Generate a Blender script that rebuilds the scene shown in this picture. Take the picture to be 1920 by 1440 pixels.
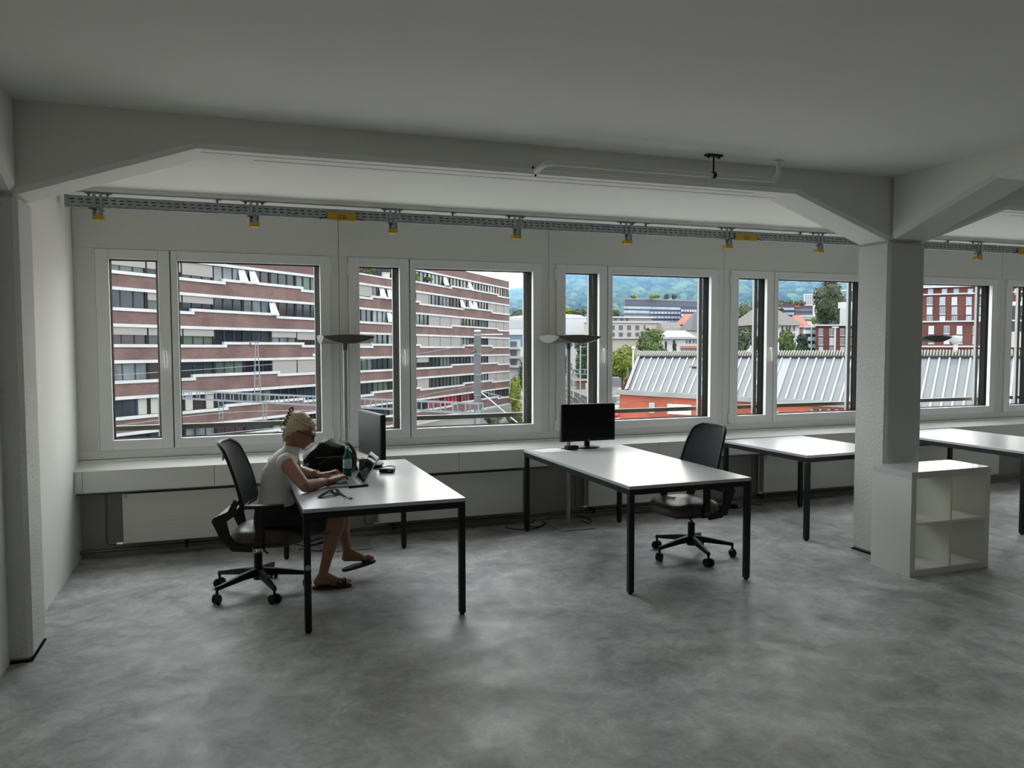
import bpy, bmesh, math, random
from mathutils import Vector, Matrix
random.seed(7)
PI = math.pi
for o in list(bpy.data.objects):
    bpy.data.objects.remove(o)
S = bpy.context.scene
COL = S.collection

# ------------------------------------------------------------------ camera
F, YAW, PITCH, ROLL, CH = 1475.37, 0.3450, -0.0528, -0.0020, 1.65
_fw = Vector((math.sin(YAW)*math.cos(PITCH), math.cos(YAW)*math.cos(PITCH), math.sin(PITCH)))
_rt = Vector((math.cos(YAW), -math.sin(YAW), 0)); _up = _rt.cross(_fw)
RT = _rt*math.cos(ROLL)+_up*math.sin(ROLL); UP = -_rt*math.sin(ROLL)+_up*math.cos(ROLL); FW = _fw
CAM = Vector((0, 0, CH))
cd = bpy.data.cameras.new('camera'); cam = bpy.data.objects.new('camera', cd); COL.objects.link(cam)
cd.sensor_fit = 'HORIZONTAL'; cd.sensor_width = 36; cd.lens = F/1920*36; cd.clip_start = 0.05; cd.clip_end = 5000
cam.matrix_world = Matrix(((RT.x, UP.x, -FW.x, 0), (RT.y, UP.y, -FW.y, 0), (RT.z, UP.z, -FW.z, CH), (0, 0, 0, 1)))
S.camera = cam
def ray(x, y): return FW+RT*((x-960)/F)+UP*((720-y)/F)
def at(x, y, d): return CAM+ray(x, y)*d              # point at depth d along the view axis
def aty(x, y, Y): r = ray(x, y); return CAM+r*(Y/r.y)
def atz(x, y, Z): r = ray(x, y); return CAM+r*((Z-CH)/r.z)

# ------------------------------------------------------------------ world and light
SKY = 5.8
w = bpy.data.worlds.new('overcast'); S.world = w; w.use_nodes = True
nt = w.node_tree; bg = nt.nodes['Background']
tc = nt.nodes.new('ShaderNodeTexCoord'); nz = nt.nodes.new('ShaderNodeTexNoise'); nz.inputs['Scale'].default_value = 2.2; nz.inputs['Detail'].default_value = 4
rp = nt.nodes.new('ShaderNodeValToRGB')
rp.color_ramp.elements[0].position = .3; rp.color_ramp.elements[0].color = (.80, .88, .96, 1)
rp.color_ramp.elements[1].position = .7; rp.color_ramp.elements[1].color = (1, 1, 1, 1)
nt.links.new(tc.outputs['Generated'], nz.inputs['Vector']); nt.links.new(nz.outputs['Fac'], rp.inputs['Fac']); nt.links.new(rp.outputs['Color'], bg.inputs['Color'])
bg.inputs['Strength'].default_value = SKY
S.view_settings.view_transform = 'Standard'; S.view_settings.look = 'None'; S.view_settings.gamma = 1
S.view_settings.use_curve_mapping = False; S.view_settings.exposure = 0.0

# ------------------------------------------------------------------ room dimensions
D, X0, WM, MUL, SW, ZT, ZB = 6.7316, -0.9466, 1.8984, 0.5256, 1.7528, 2.3716, 0.8198
XL, XR, YB = -1.094, 16.4, -7.2
NWIN = 9
ZC, ZC2, ZS = 2.87, 2.742, 2.715
BY0, BY1 = 4.61, 4.935
for k in range(NWIN):                                 # daylight portals in the window openings (guide the sky's light, emit nothing), plus added fill lamps
    ld = bpy.data.lights.new('daylight_portal', 'AREA'); ld.shape = 'RECTANGLE'; ld.size = SW; ld.size_y = ZT-ZB
    ld.cycles.is_portal = True
    lo = bpy.data.objects.new('daylight_portal', ld); COL.objects.link(lo)
    lo.location = (X0+k*WM+SW/2, D+.2, (ZT+ZB)/2); lo.rotation_euler = (-PI/2, 0, 0)
    ld = bpy.data.lights.new('window_fill', 'AREA'); ld.shape = 'RECTANGLE'; ld.size = SW-.2; ld.size_y = ZT-ZB-.17  # added fill lamp, brightens the room beyond the sky's own light
    ld.energy = 5.6; ld.color = (1, 1, .97)
    lo = bpy.data.objects.new('window_fill', ld); COL.objects.link(lo)
    lo.location = (X0+k*WM+SW/2, D-.02, (ZT+ZB)/2); lo.rotation_euler = (-PI/2, 0, 0)

# ------------------------------------------------------------------ materials
MATS = {}
def mat(name, col, rough=.6, metal=0, spec=.5, var=0, vscale=8, bump=0, bscale=60, col2=None, coat=0):
    if name in MATS: return MATS[name]
    m = bpy.data.materials.new(name); m.use_nodes = True; n = m.node_tree.nodes; l = m.node_tree.links
    b = n['Principled BSDF']
    b.inputs['Base Color'].default_value = (*col, 1); b.inputs['Roughness'].default_value = rough
    b.inputs['Metallic'].default_value = metal; b.inputs['Specular IOR Level'].default_value = spec; b.inputs['Coat Weight'].default_value = coat
    tcn = n.new('ShaderNodeTexCoord')
    if var or col2:
        t = n.new('ShaderNodeTexNoise'); t.inputs['Scale'].default_value = vscale; t.inputs['Detail'].default_value = 5
        l.new(tcn.outputs['Object'], t.inputs['Vector'])
        r = n.new('ShaderNodeValToRGB'); e = r.color_ramp.elements
        e[0].position = .3; e[1].position = .7
        c2 = col2 or tuple(min(1, c*(1+var)) for c in col)
        c1 = col if col2 else tuple(c*(1-var) for c in col)
        e[0].color = (*c1, 1); e[1].color = (*c2, 1)
        l.new(t.outputs['Fac'], r.inputs['Fac']); l.new(r.outputs['Color'], b.inputs['Base Color'])
    if bump:
        t2 = n.new('ShaderNodeTexNoise'); t2.inputs['Scale'].default_value = bscale; t2.inputs['Detail'].default_value = 6
        l.new(tcn.outputs['Object'], t2.inputs['Vector'])
        bp = n.new('ShaderNodeBump'); bp.inputs['Strength'].default_value = bump; bp.inputs['Distance'].default_value = .01
        l.new(t2.outputs['Fac'], bp.inputs['Height']); l.new(bp.outputs['Normal'], b.inputs['Normal'])
    MATS[name] = m; return m
def glassmat(name, tint=(1, 1, 1), refl=1.0, rough=0.0):
    if name in MATS: return MATS[name]
    m = bpy.data.materials.new(name); m.use_nodes = True; n = m.node_tree.nodes; l = m.node_tree.links
    n.remove(n['Principled BSDF'])
    tr = n.new('ShaderNodeBsdfTransparent'); tr.inputs['Color'].default_value = (*tint, 1)
    gl = n.new('ShaderNodeBsdfGlossy'); gl.inputs['Roughness'].default_value = rough
    fr = n.new('ShaderNodeLayerWeight'); fr.inputs['Blend'].default_value = .5
    pw = n.new('ShaderNodeMath'); pw.operation = 'POWER'; pw.inputs[1].default_value = 4
    l.new(fr.outputs['Facing'], pw.inputs[0])
    mu = n.new('ShaderNodeMath'); mu.operation = 'MULTIPLY_ADD'; mu.inputs[1].default_value = refl; mu.inputs[2].default_value = .02*refl
    mx = n.new('ShaderNodeMixShader')
    l.new(pw.outputs[0], mu.inputs[0]); l.new(mu.outputs[0], mx.inputs[0]); l.new(tr.outputs[0], mx.inputs[1]); l.new(gl.outputs[0], mx.inputs[2])
    l.new(mx.outputs[0], n['Material Output'].inputs['Surface'])
    MATS[name] = m; return m
def brickmat(name, c1, c2, mortar, bw=.25, bh=.065, uv=True, sc=1.0):
    if name in MATS: return MATS[name]
    m = bpy.data.materials.new(name); m.use_nodes = True; n = m.node_tree.nodes; l = m.node_tree.links
    b = n['Principled BSDF']; b.inputs['Roughness'].default_value = .85
    u = n.new('ShaderNodeUVMap'); br = n.new('ShaderNodeTexBrick')
    br.inputs['Scale'].default_value = sc; br.inputs['Brick Width'].default_value = bw; br.inputs['Row Height'].default_value = bh
    br.inputs['Mortar Size'].default_value = .006; br.inputs['Mortar'].default_value = (*mortar, 1)
    br.inputs['Color1'].default_value = (*c1, 1); br.inputs['Color2'].default_value = (*c2, 1)
    l.new(u.outputs[0], br.inputs['Vector'])
    t = n.new('ShaderNodeTexNoise'); t.inputs['Scale'].default_value = .35; t.inputs['Detail'].default_value = 8
    l.new(u.outputs[0], t.inputs['Vector'])
    mr = n.new('ShaderNodeMapRange'); mr.inputs[1].default_value = .35; mr.inputs[2].default_value = .65; mr.inputs[3].default_value = .8; mr.inputs[4].default_value = 1.2
    l.new(t.outputs['Fac'], mr.inputs[0])
    mx = n.new('ShaderNodeMix'); mx.data_type = 'RGBA'; mx.blend_type = 'MULTIPLY'; mx.inputs[0].default_value = 1
    l.new(br.outputs['Color'], mx.inputs[6]); l.new(mr.outputs[0], mx.inputs[7]); l.new(mx.outputs[2], b.inputs['Base Color'])
    MATS[name] = m; return m

WALLP = mat('white_paint', (.83, .83, .785), .75, bump=.06, bscale=90)
ROUGHP = mat('rough_plaster', (.69, .695, .67), .85, bump=.7, bscale=70)
CEILP = mat('ceiling_paint', (.845, .845, .80), .8, bump=.08, bscale=25, var=.025, vscale=1.2)
BEAMP = mat('beam_paint', (.83, .83, .785), .75, bump=.10, bscale=40)
FRAMEW = mat('window_white', (.90, .905, .885), .35)
LEDGEW = mat('ledge_white', (.86, .86, .83), .10, spec=.9, coat=.6)
PANELW = mat('panel_white', (.82, .82, .78), .45)
RADW = mat('radiator_white', (.74, .735, .68), .5)
PARAP = mat('parapet_grey', (.40, .40, .375), .8)
GASKET = mat('black_gasket', (.008, .008, .008), .8, spec=.08)
STEELG = mat('galvanised_steel', (.33, .36, .37), .5, .6, var=.25, vscale=30)
PIPEM = mat('steel_pipe', (.16, .16, .15), .35, .8)
YELLOW = mat('yellow_tape', (.46, .30, .008), .5)
DARKINK = mat('dark_print', (.16, .08, .02), .6)
BLACKM = mat('black_metal', (.009, .011, .013), .42, spec=.35)
BLACKP = mat('black_plastic', (.008, .008, .009), .5, spec=.3)
DESKW = mat('desk_white', (.55, .56, .57), .30, spec=.34)
EDGEG = mat('desk_edge', (.60, .60, .58), .45)
CHROME = mat('chrome', (.75, .75, .75), .12, 1)
MESHB = mat('chair_mesh', (.014, .015, .018), .7, spec=.2)
SEATB = mat('seat_brown', (.062, .040, .030), .45, var=.2, vscale=60)
LAMPG = mat('lamp_grey', (.36, .36, .34), .4)
SHADEM = mat('lamp_shade_darkened', (.12, .12, .11), .6, spec=.15)  # dish darkened in colour for the shade on its underside
LAMPD = mat('lamp_dark', (.10, .10, .09), .45)
SHELFW = mat('shelf_white', (.86, .86, .81), .3)
SHELFI = mat('shelf_inside', (.86, .86, .74), .35)
CABLE = mat('black_cable', (.012, .012, .012), .5)
GLASS = glassmat('window_glass', (.97, .985, .98), .4)

def floormat():
    m = bpy.data.materials.new('polished_concrete'); m.use_nodes = True; n = m.node_tree.nodes; l = m.node_tree.links
    b = n['Principled BSDF']; t = n.new('ShaderNodeTexCoord')
    mp = n.new('ShaderNodeMapping'); mp.inputs['Scale'].default_value = (1, 1, 1); l.new(t.outputs['Object'], mp.inputs[0])
    n1 = n.new('ShaderNodeTexNoise'); n1.inputs['Scale'].default_value = 1.6; n1.inputs['Detail'].default_value = 9; n1.inputs['Roughness'].default_value = .62; n1.inputs['Distortion'].default_value = 1.1
    n2 = n.new('ShaderNodeTexNoise'); n2.inputs['Scale'].default_value = 45; n2.inputs['Detail'].default_value = 8; n2.inputs['Roughness'].default_value = .7
    n3 = n.new('ShaderNodeTexNoise'); n3.inputs['Scale'].default_value = 3.2; n3.inputs['Detail'].default_value = 6; n3.inputs['Distortion'].default_value = .5
    n4 = n.new('ShaderNodeTexNoise'); n4.inputs['Scale'].default_value = 220; n4.inputs['Detail'].default_value = 3
    for q in (n1, n2, n3, n4): l.new(mp.outputs[0], q.inputs['Vector'])
    r1 = n.new('ShaderNodeValToRGB'); e = r1.color_ramp.elements
    e[0].position = .34; e[0].color = (.28, .285, .283, 1); e[1].position = .66; e[1].color = (.56, .565, .56, 1)
    l.new(n1.outputs['Fac'], r1.inputs[0])
    r2 = n.new('ShaderNodeMapRange'); r2.inputs[1].default_value = .3; r2.inputs[2].default_value = .7; r2.inputs[3].default_value = .86; r2.inputs[4].default_value = 1.12
    l.new(n2.outputs['Fac'], r2.inputs[0])
    mx = n.new('ShaderNodeMix'); mx.data_type = 'RGBA'; mx.blend_type = 'MULTIPLY'; mx.inputs[0].default_value = 1
    l.new(r1.outputs[0], mx.inputs[6]); l.new(r2.outputs[0], mx.inputs[7])
    r4 = n.new('ShaderNodeMapRange'); r4.inputs[1].default_value = .3; r4.inputs[2].default_value = .7; r4.inputs[3].default_value = .88; r4.inputs[4].default_value = 1.12
    l.new(n4.outputs['Fac'], r4.inputs[0])
    n5 = n.new('ShaderNodeTexNoise'); n5.inputs['Scale'].default_value = 7; n5.inputs['Detail'].default_value = 10; n5.inputs['Roughness'].default_value = .7; n5.inputs['Distortion'].default_value = .8
    l.new(mp.outputs[0], n5.inputs['Vector'])
    r5 = n.new('ShaderNodeMapRange'); r5.inputs[1].default_value = .32; r5.inputs[2].default_value = .68; r5.inputs[3].default_value = .72; r5.inputs[4].default_value = 1.28
    l.new(n5.outputs['Fac'], r5.inputs[0])
    mx5 = n.new('ShaderNodeMix'); mx5.data_type = 'RGBA'; mx5.blend_type = 'MULTIPLY'; mx5.inputs[0].default_value = 1
    l.new(mx.outputs[2], mx5.inputs[6]); l.new(r5.outputs[0], mx5.inputs[7])
    mx2 = n.new('ShaderNodeMix'); mx2.data_type = 'RGBA'; mx2.blend_type = 'MULTIPLY'; mx2.inputs[0].default_value = 1
    l.new(mx5.outputs[2], mx2.inputs[6]); l.new(r4.outputs[0], mx2.inputs[7]); l.new(mx2.outputs[2], b.inputs['Base Color'])
    r3 = n.new('ShaderNodeMapRange'); r3.inputs[1].default_value = .35; r3.inputs[2].default_value = .65; r3.inputs[3].default_value = .44; r3.inputs[4].default_value = .60
    l.new(n3.outputs['Fac'], r3.inputs[0]); l.new(r3.outputs[0], b.inputs['Roughness'])
    bp = n.new('ShaderNodeBump'); bp.inputs['Strength'].default_value = .12; bp.inputs['Distance'].default_value = .004
    l.new(n2.outputs['Fac'], bp.inputs['Height']); l.new(bp.outputs[0], b.inputs['Normal'])
    b.inputs['Specular IOR Level'].default_value = .5
    return m
FLOORM = floormat()

# ------------------------------------------------------------------ mesh helpers
class MB:
    def __init__(s): s.v = []; s.f = []; s.uv = {}
    def add(s, vs, fs, uvs=None):
        o = len(s.v); s.v += [tuple(v) for v in vs]
        for i, f in enumerate(fs):
            if uvs: s.uv[len(s.f)] = uvs[i]
            s.f.append(tuple(o+j for j in f))
        return s
    def box(s, a, b, M=None):
        x0, y0, z0 = a; x1, y1, z1 = b
        vs = [Vector(p) for p in ((x0, y0, z0), (x1, y0, z0), (x1, y1, z0), (x0, y1, z0), (x0, y0, z1), (x1, y0, z1), (x1, y1, z1), (x0, y1, z1))]
        if M: vs = [M @ v for v in vs]
        return s.add(vs, [(0, 3, 2, 1), (4, 5, 6, 7), (0, 1, 5, 4), (1, 2, 6, 5), (2, 3, 7, 6), (3, 0, 4, 7)])
    def prism(s, poly, fn, t0, t1):
        # poly: list of 2-D points; fn(u, v, t) -> 3-D
        n = len(poly)
        vs = [fn(u, v, t0) for u, v in poly]+[fn(u, v, t1) for u, v in poly]
        fs = [tuple(range(n-1, -1, -1)), tuple(range(n, 2*n))]+[(i, (i+1) % n, n+(i+1) % n, n+i) for i in range(n)]
        return s.add(vs, fs)
    def loft(s, rings, cap=True, closed=True):
        n = len(rings[0]); vs = [p for r in rings for p in r]; fs = []
        for i in range(len(rings)-1):
            for j in range(n if closed else n-1):
                k = (j+1) % n
                fs.append((i*n+j, i*n+k, (i+1)*n+k, (i+1)*n+j))
        if cap and closed: fs += [tuple(range(n-1, -1, -1)), tuple(range((len(rings)-1)*n, len(rings)*n))]
        return s.add(vs, fs)
    def tube(s, pts, r, seg=8, cap=True):
        pts = [Vector(p) for p in pts]; rs = r if isinstance(r, (list, tuple)) else [r]*len(pts)
        rings = []; ref = None
        for i, p in enumerate(pts):
            t = (pts[min(i+1, len(pts)-1)]-pts[max(i-1, 0)]).normalized()
            if ref is None: ref = t.orthogonal().normalized()
            ref = (ref-t*ref.dot(t)).normalized() if (ref-t*ref.dot(t)).length > 1e-6 else t.orthogonal().normalized()
            b = t.cross(ref)
            rings.append([p+(ref*math.cos(2*PI*j/seg)+b*math.sin(2*PI*j/seg))*rs[i] for j in range(seg)])
        return s.loft(rings, cap)
    def lathe(s, prof, seg=16, M=None):
        rings = [[Vector((max(r, 1e-4)*math.cos(2*PI*j/seg), max(r, 1e-4)*math.sin(2*PI*j/seg), z)) for j in range(seg)] for r, z in prof]
        if M: rings = [[M @ v for v in q] for q in rings]
        return s.loft(rings)
    def build(s, name, m, parent=None, bevel=0, smooth=False, seg=2, loc=None, solid=0):
        me = bpy.data.meshes.new(name); me.from_pydata(s.v, [], s.f)
        if s.uv:
            ul = me.uv_layers.new(name='UVMap')
            for p in me.polygons:
                if p.index in s.uv:
                    for li, c in zip(p.loop_indices, s.uv[p.index]): ul.data[li].uv = c
        bm = bmesh.new(); bm.from_mesh(me)
        bmesh.ops.recalc_face_normals(bm, faces=bm.faces) if not s.uv else None
        if bevel:
            ed = [e for e in bm.edges if len(e.link_faces) == 2 and e.calc_face_angle(0) > .5]
            if ed: bmesh.ops.bevel(bm, geom=ed, offset=bevel, segments=seg, affect='EDGES', profile=.6)
        bm.to_mesh(me); bm.free()
        if smooth:
            for p in me.polygons: p.use_smooth = True
            me.set_sharp_from_angle(angle=math.radians(38))
        me.materials.append(m)
        o = bpy.data.objects.new(name, me); COL.objects.link(o)
        if parent: o.parent = parent
        if loc: o.location = loc
        return o
def thing(name, label, cat, loc=(0, 0, 0), rz=0, group=None):
    o = bpy.data.objects.new(name, None); COL.objects.link(o); o.location = loc; o.rotation_euler = (0, 0, rz)
    o.empty_display_size = .1; o['label'] = label; o['category'] = cat
    if group: o['group'] = group
    return o
def tag(o, label, cat, group=None):
    o['label'] = label; o['category'] = cat
    if group: o['group'] = group
    return o
def struct(o, label, cat):
    o['kind'] = 'structure'; o['label'] = label; o['category'] = cat; return o
def stuff(o, label=None, cat=None):
    o['kind'] = 'stuff'
    if label: o['label'] = label; o['category'] = cat
    return o
def dup(root, loc, rz, label, group=None):
    def cp(o, par):
        c = o.copy(); COL.objects.link(c); c.parent = par
        if par: c.matrix_parent_inverse = o.matrix_parent_inverse.copy()
        for ch in KIDS(o): cp(ch, c)
        return c
    r = cp(root, None); r.location = loc; r.rotation_euler = (0, 0, rz); r['label'] = label
    if group: r['group'] = group
    return r
def KIDS(o): return [c for c in bpy.data.objects if c.parent == o]
def sph(c, r, seg=16, ring=10, sc=(1, 1, 1), M=None):
    rings = []
    for i in range(1, ring):
        a = PI*i/ring
        rings.append([Vector((c[0]+r*sc[0]*math.sin(a)*math.cos(2*PI*j/seg), c[1]+r*sc[1]*math.sin(a)*math.sin(2*PI*j/seg), c[2]-r*sc[2]*math.cos(a))) for j in range(seg)])
    if M: rings = [[M @ v for v in q] for q in rings]
    return rings
def arc(c, r, a0, a1, n, fn): return [fn(c[0]+r*math.cos(a0+(a1-a0)*i/n), c[1]+r*math.sin(a0+(a1-a0)*i/n)) for i in range(n+1)]
def smoothpath(pts, n=6):
    pts = [Vector(p) for p in pts]; out = []
    for i in range(len(pts)-1):
        p0 = pts[max(i-1, 0)]; p1 = pts[i]; p2 = pts[i+1]; p3 = pts[min(i+2, len(pts)-1)]
        for k in range(n):
            t = k/n
            out.append(.5*((2*p1)+(-p0+p2)*t+(2*p0-5*p1+4*p2-p3)*t*t+(-p0+3*p1-3*p2+p3)*t**3))
    out.append(pts[-1]); return out

# ================================================================== ROOM
# floor: two slabs with the expansion joint that runs to the pillar
JX = 4.83
fl = MB().box((XL-.3, YB, -.3), (JX-.004, D+.13, 0)).build('floor', FLOORM)
struct(fl, 'grey mottled polished concrete floor', 'floor')
f2 = MB().box((JX+.004, YB, -.3), (XR, D+.13, -.0008)).build('floor_slab', FLOORM, fl)
MB().box((JX-.004, YB, -.3), (JX+.004, D+.1, -.006)).build('expansion_joint', GASKET, fl)
# ceiling
ce = MB().box((XL-.3, YB, ZC), (XR, BY1, ZC+.3)).build('ceiling', CEILP)
struct(ce, 'pale painted concrete ceiling slab', 'ceiling')
MB().box((XL-.3, BY1, ZC2), (XR, 6.235, ZC+.3)).build('window_bay_ceiling', CEILP, ce)
MB().box((XL-.3, 6.235, ZS), (XR, D+.13, ZC+.3)).build('window_soffit', CEILP, ce)
# side and back walls
wl = struct(MB().box((XL-.3, YB, 0), (XL, D+.13, ZC)).build('wall_left', WALLP), 'white painted wall on the left', 'wall')
struct(MB().box((XR, YB, 0), (XR+.2, D+.13, ZC)).build('wall_right', WALLP), 'white end wall far to the right', 'wall')
struct(MB().box((XL-.3, YB-.2, 0), (XR+.2, YB, ZC)).build('wall_back', WALLP), 'white wall behind the viewer', 'wall')

# ceiling beams with haunches
H = .845
cols = [-1.17, 4.83, 10.83, 16.83]; CWD = .18
poly = [(-1.35, 2.40)]
for i in range(3):
    a = cols[i]+CWD; b = cols[i+1]-CWD
    poly += [(a, 2.405), (a+H, 2.70), (b-H, 2.70), (b, 2.405)]
poly = [p for p in poly if p[0] < XR-.02]
poly += [(XR-.01, poly[-1][1]), (XR-.01, 2.90), (-1.35, 2.90)]
bm_ = MB().prism(poly, lambda u, v, t: Vector((u, t, v)), BY0, BY1).build('ceiling_beam', BEAMP, bevel=.026, seg=1)
struct(bm_, 'white concrete ceiling beam with sloped haunches spanning the window bay', 'beam')
# board marks left by the shuttering under the beam: shallow ridges
for i in range(2):
    a = cols[i]+CWD+H; b = cols[i+1]-CWD-H
    MB().box((a+.02, BY0+.10, 2.6975), (b-.3, BY0+.106, 2.7005)).build('board_mark', BEAMP, bm_)
    MB().box((a+.3, BY0+.21, 2.6975), (b-.02, BY0+.216, 2.7005)).build('board_mark', BEAMP, bm_)
for i, (cx, lb) in enumerate([(-1.17, 'white concrete beam running back along the left wall'), (4.83, 'white concrete beam running from the pillar towards the viewer'), (10.83, 'white concrete beam running back from the far pillar on the right')]):
    py = [(BY0+.001, 2.405), (BY0-H, 2.70), (YB, 2.70), (YB, 2.90), (BY0+.001, 2.90)]
    struct(MB().prism(py, lambda u, v, t: Vector((t, u, v)), cx-CWD, cx+CWD).build('ceiling_beam', BEAMP, bevel=.026, seg=1), lb, 'beam')
# pillars
for cx, lb in [(-1.17, 'white plastered pilaster standing out of the left wall'), (4.83, 'white plastered square pillar beside the cube shelf'), (10.83, 'white plastered pillar far right')]:
    p = MB().box((cx-CWD, BY0, .006), (cx+CWD, BY1, 2.404)).build('pillar', ROUGHP, bevel=.022, seg=1)
    struct(p, lb, 'pillar')
    MB().box((cx-CWD-.001, BY0-.001, 0), (cx+CWD+.001, BY1+.001, .006)).build('base_gap', GASKET, p)

# window wall: parapet, piers and header panels
wf = bpy.data.objects.new('wall_front', None); COL.objects.link(wf)
struct(wf, 'white panelled window wall with a strip of windows', 'wall')
MB().box((XL-.3, D, 0), (XR, D+.13, .76)).build('parapet', PARAP, wf)
MB().box((XL-.3, D+.004, .76), (XR, D+.13, ZB)).build('sill_board', FRAMEW, wf)
edges = [XL]+[X0+k*WM+SW+(WM-SW)/2 for k in range(NWIN)]; edges[-1] = XR
for k in range(NWIN):
    MB().box((edges[k]+.002, D, ZT), (edges[k+1]-.002, D+.12, ZS+.05)).build('header_panel', WALLP, wf, bevel=.002, seg=1)
MB().box((XL-.2, D+.12, ZT), (XR, D+.2, ZS+.05)).build('header_core', FRAMEW, wf)
for k in range(NWIN+1):
    a = XL if k == 0 else X0+(k-1)*WM+SW
    b = X0+k*WM if k < NWIN else XR
    if k == 0 or k == NWIN: MB().box((a, D, ZB), (b, D+.12, ZT)).build('pier_panel', WALLP, wf)
    else:
        mid = (a+b)/2
        MB().box((a, D, ZB), (mid-.002, D+.12, ZT)).build('pier_panel', WALLP, wf)
        MB().box((mid+.002, D, ZB), (b, D+.12, ZT)).build('pier_panel', WALLP, wf)

# windows
def ring(mb, x0, x1, z0, z1, l, r, b, t, ya, yb):
    mb.box((x0, ya, z0), (x0+l, yb, z1)); mb.box((x1-r, ya, z0), (x1, yb, z1))
    mb.box((x0+l, ya, z0), (x1-r, yb, z0+b)); mb.box((x0+l, ya, z1-t), (x1-r, yb, z1)); return mb
wlab = ['leftmost window, by the left wall', 'second window from the left wall', 'third window from the left, behind the black screen', 'fourth window from the left, ending at the pillar', 'window partly hidden behind the pillar', 'window cut off by the right edge']
for k in range(NWIN):
    x0 = X0+k*WM; x1 = x0+SW; xm = x0+MUL
    W = bpy.data.objects.new('window_%d' % (k+1), None); COL.objects.link(W); W.location = (x0, D, ZB)
    struct(W, ('white two-sash '+wlab[k]) if k < 6 else 'white two-sash window outside the picture to the right', 'window')
    if k >= 6: W['group'] = 'windows beyond the right edge'
    def B(mb, n, m, par=W, **kw):
        mb.v = [(v[0]-(x0 if par is W else 0), v[1]-(D if par is W else 0), v[2]-(ZB if par is W else 0)) for v in mb.v]
        return mb.build(n, m, par, **kw)
    panes = [(x0, xm-.002, .095, .083), (xm+.002, x1, .052, .082)]
    sashes = []
    for (a, b, l, r) in panes:
        s_ = B(ring(MB(), a+.003, b-.001, ZB+.003, ZT-.003, l-.003, r, .078, .074, D-.014, D+.05), 'sash', FRAMEW, bevel=.004)
        sashes.append(s_)
        B(ring(MB(), a+.02, b-.02, ZB+.02, ZT-.02, l-.02+.004, r-.02+.004, .058+.004, .054+.004, D+.03, D+.052), 'gasket', GASKET)
        B(ring(MB(), a, b, ZB, ZT, l+.004, r+.004, .084, .08, D+.056, D+.128), 'outer_frame', GASKET)
        B(MB().box((a+l-.005, D+.044, ZB+.075), (b-r+.005, D+.05, ZT-.07)), 'pane', GLASS)
        # guide rail of the outside blind
        B(MB().box((b-r-.03, D+.16, ZB), (b-r+.01, D+.19, ZT)), 'blind_rail', mat('beige_rail', (.34, .33, .30), .5))
    hx = xm-.045; hz = 1.555
    h = B(MB().tube([(hx, D-.014, hz+.03), (hx, D-.055, hz+.03)], .009, 10).tube([(hx, D-.05, hz+.036), (hx+.002, D-.056, hz-.02), (hx+.003, D-.052, hz-.10)], [.010, .009, .008], 10), 'handle', FRAMEW, smooth=True)
    B(MB().box((hx-.014, D-.02, hz-.01), (hx+.014, D-.013, hz+.065)), 'handle_plate', FRAMEW, bevel=.004)
    for hz2 in (ZB+.06, ZT-.10):
        B(MB().tube([(x0-.006, D-.016, hz2-.045), (x0-.006, D-.016, hz2+.045)], .008, 8), 'hinge', FRAMEW)
        B(MB().tube([(x1+.006, D-.016, hz2-.045), (x1+.006, D-.016, hz2+.045)], .008, 8), 'hinge', FRAMEW)

# window ledge with fascia panels
lg = MB().prism([(6.517, .690), (6.4995, .7024), (6.695, .739), (6.695, .690)], lambda u, v, t: Vector((t, u, v)), XL, XR).build('trim_1', LEDGEW)
struct(lg, 'white window ledge running along the whole window wall', 'ledge')
MB().box((XL, 6.695, .700), (XR, D, .754)).build('ledge_upstand', FRAMEW, lg, bevel=.004)
js = [XL+.001, -1.039, -.125, 1.85, 3.82, 5.78, 7.74, 9.7, 11.66, 13.6, XR]
for a, b in zip(js, js[1:]):
    MB().box((a+.0015, 6.499, .542), (b-.0015, 6.517, .7015)).build('fascia_panel', PANELW, lg, bevel=.0015, seg=1)
MB().box((XL, 6.52, .535), (XR, D, .548)).build('ledge_underside', WALLP, lg)

# pipes along the wall
pm = thing('heating_pipe', 'steel heating pipe just above the floor along the window wall', 'pipe', (XL, 6.66, .062))
MB().tube([(0, 0, 0), (XR-XL, 0, 0)], .014, 10).build('tube', PIPEM, pm, smooth=True)
for x in (.75, 2.4, 4.3, 6.2, 8.1, 10):
    MB().box((x-.012, -.02, -.022), (x+.012, .07, .022)).build('clamp', BLACKM, pm, bevel=.003)
MB().tube([(1.0, 0, 0), (1.7, 0, 0)], .02, 10).build('sleeve', mat('pipe_sleeve', (.10, .10, .10), .5), pm, smooth=True)
pm2 = thing('heating_pipe', 'steel heating pipe tucked right under the window ledge', 'pipe', (XL, 6.60, .52))
MB().tube([(0, 0, 0), (XR-XL, 0, 0)], .012, 10).build('tube', PIPEM, pm2, smooth=True)
for x in (.45, 2.4, 4.3, 6.2, 8.1):
    MB().box((x-.012, -.012, -.018), (x+.012, .02, .016)).build('clamp', BLACKM, pm2, bevel=.003)

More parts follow.
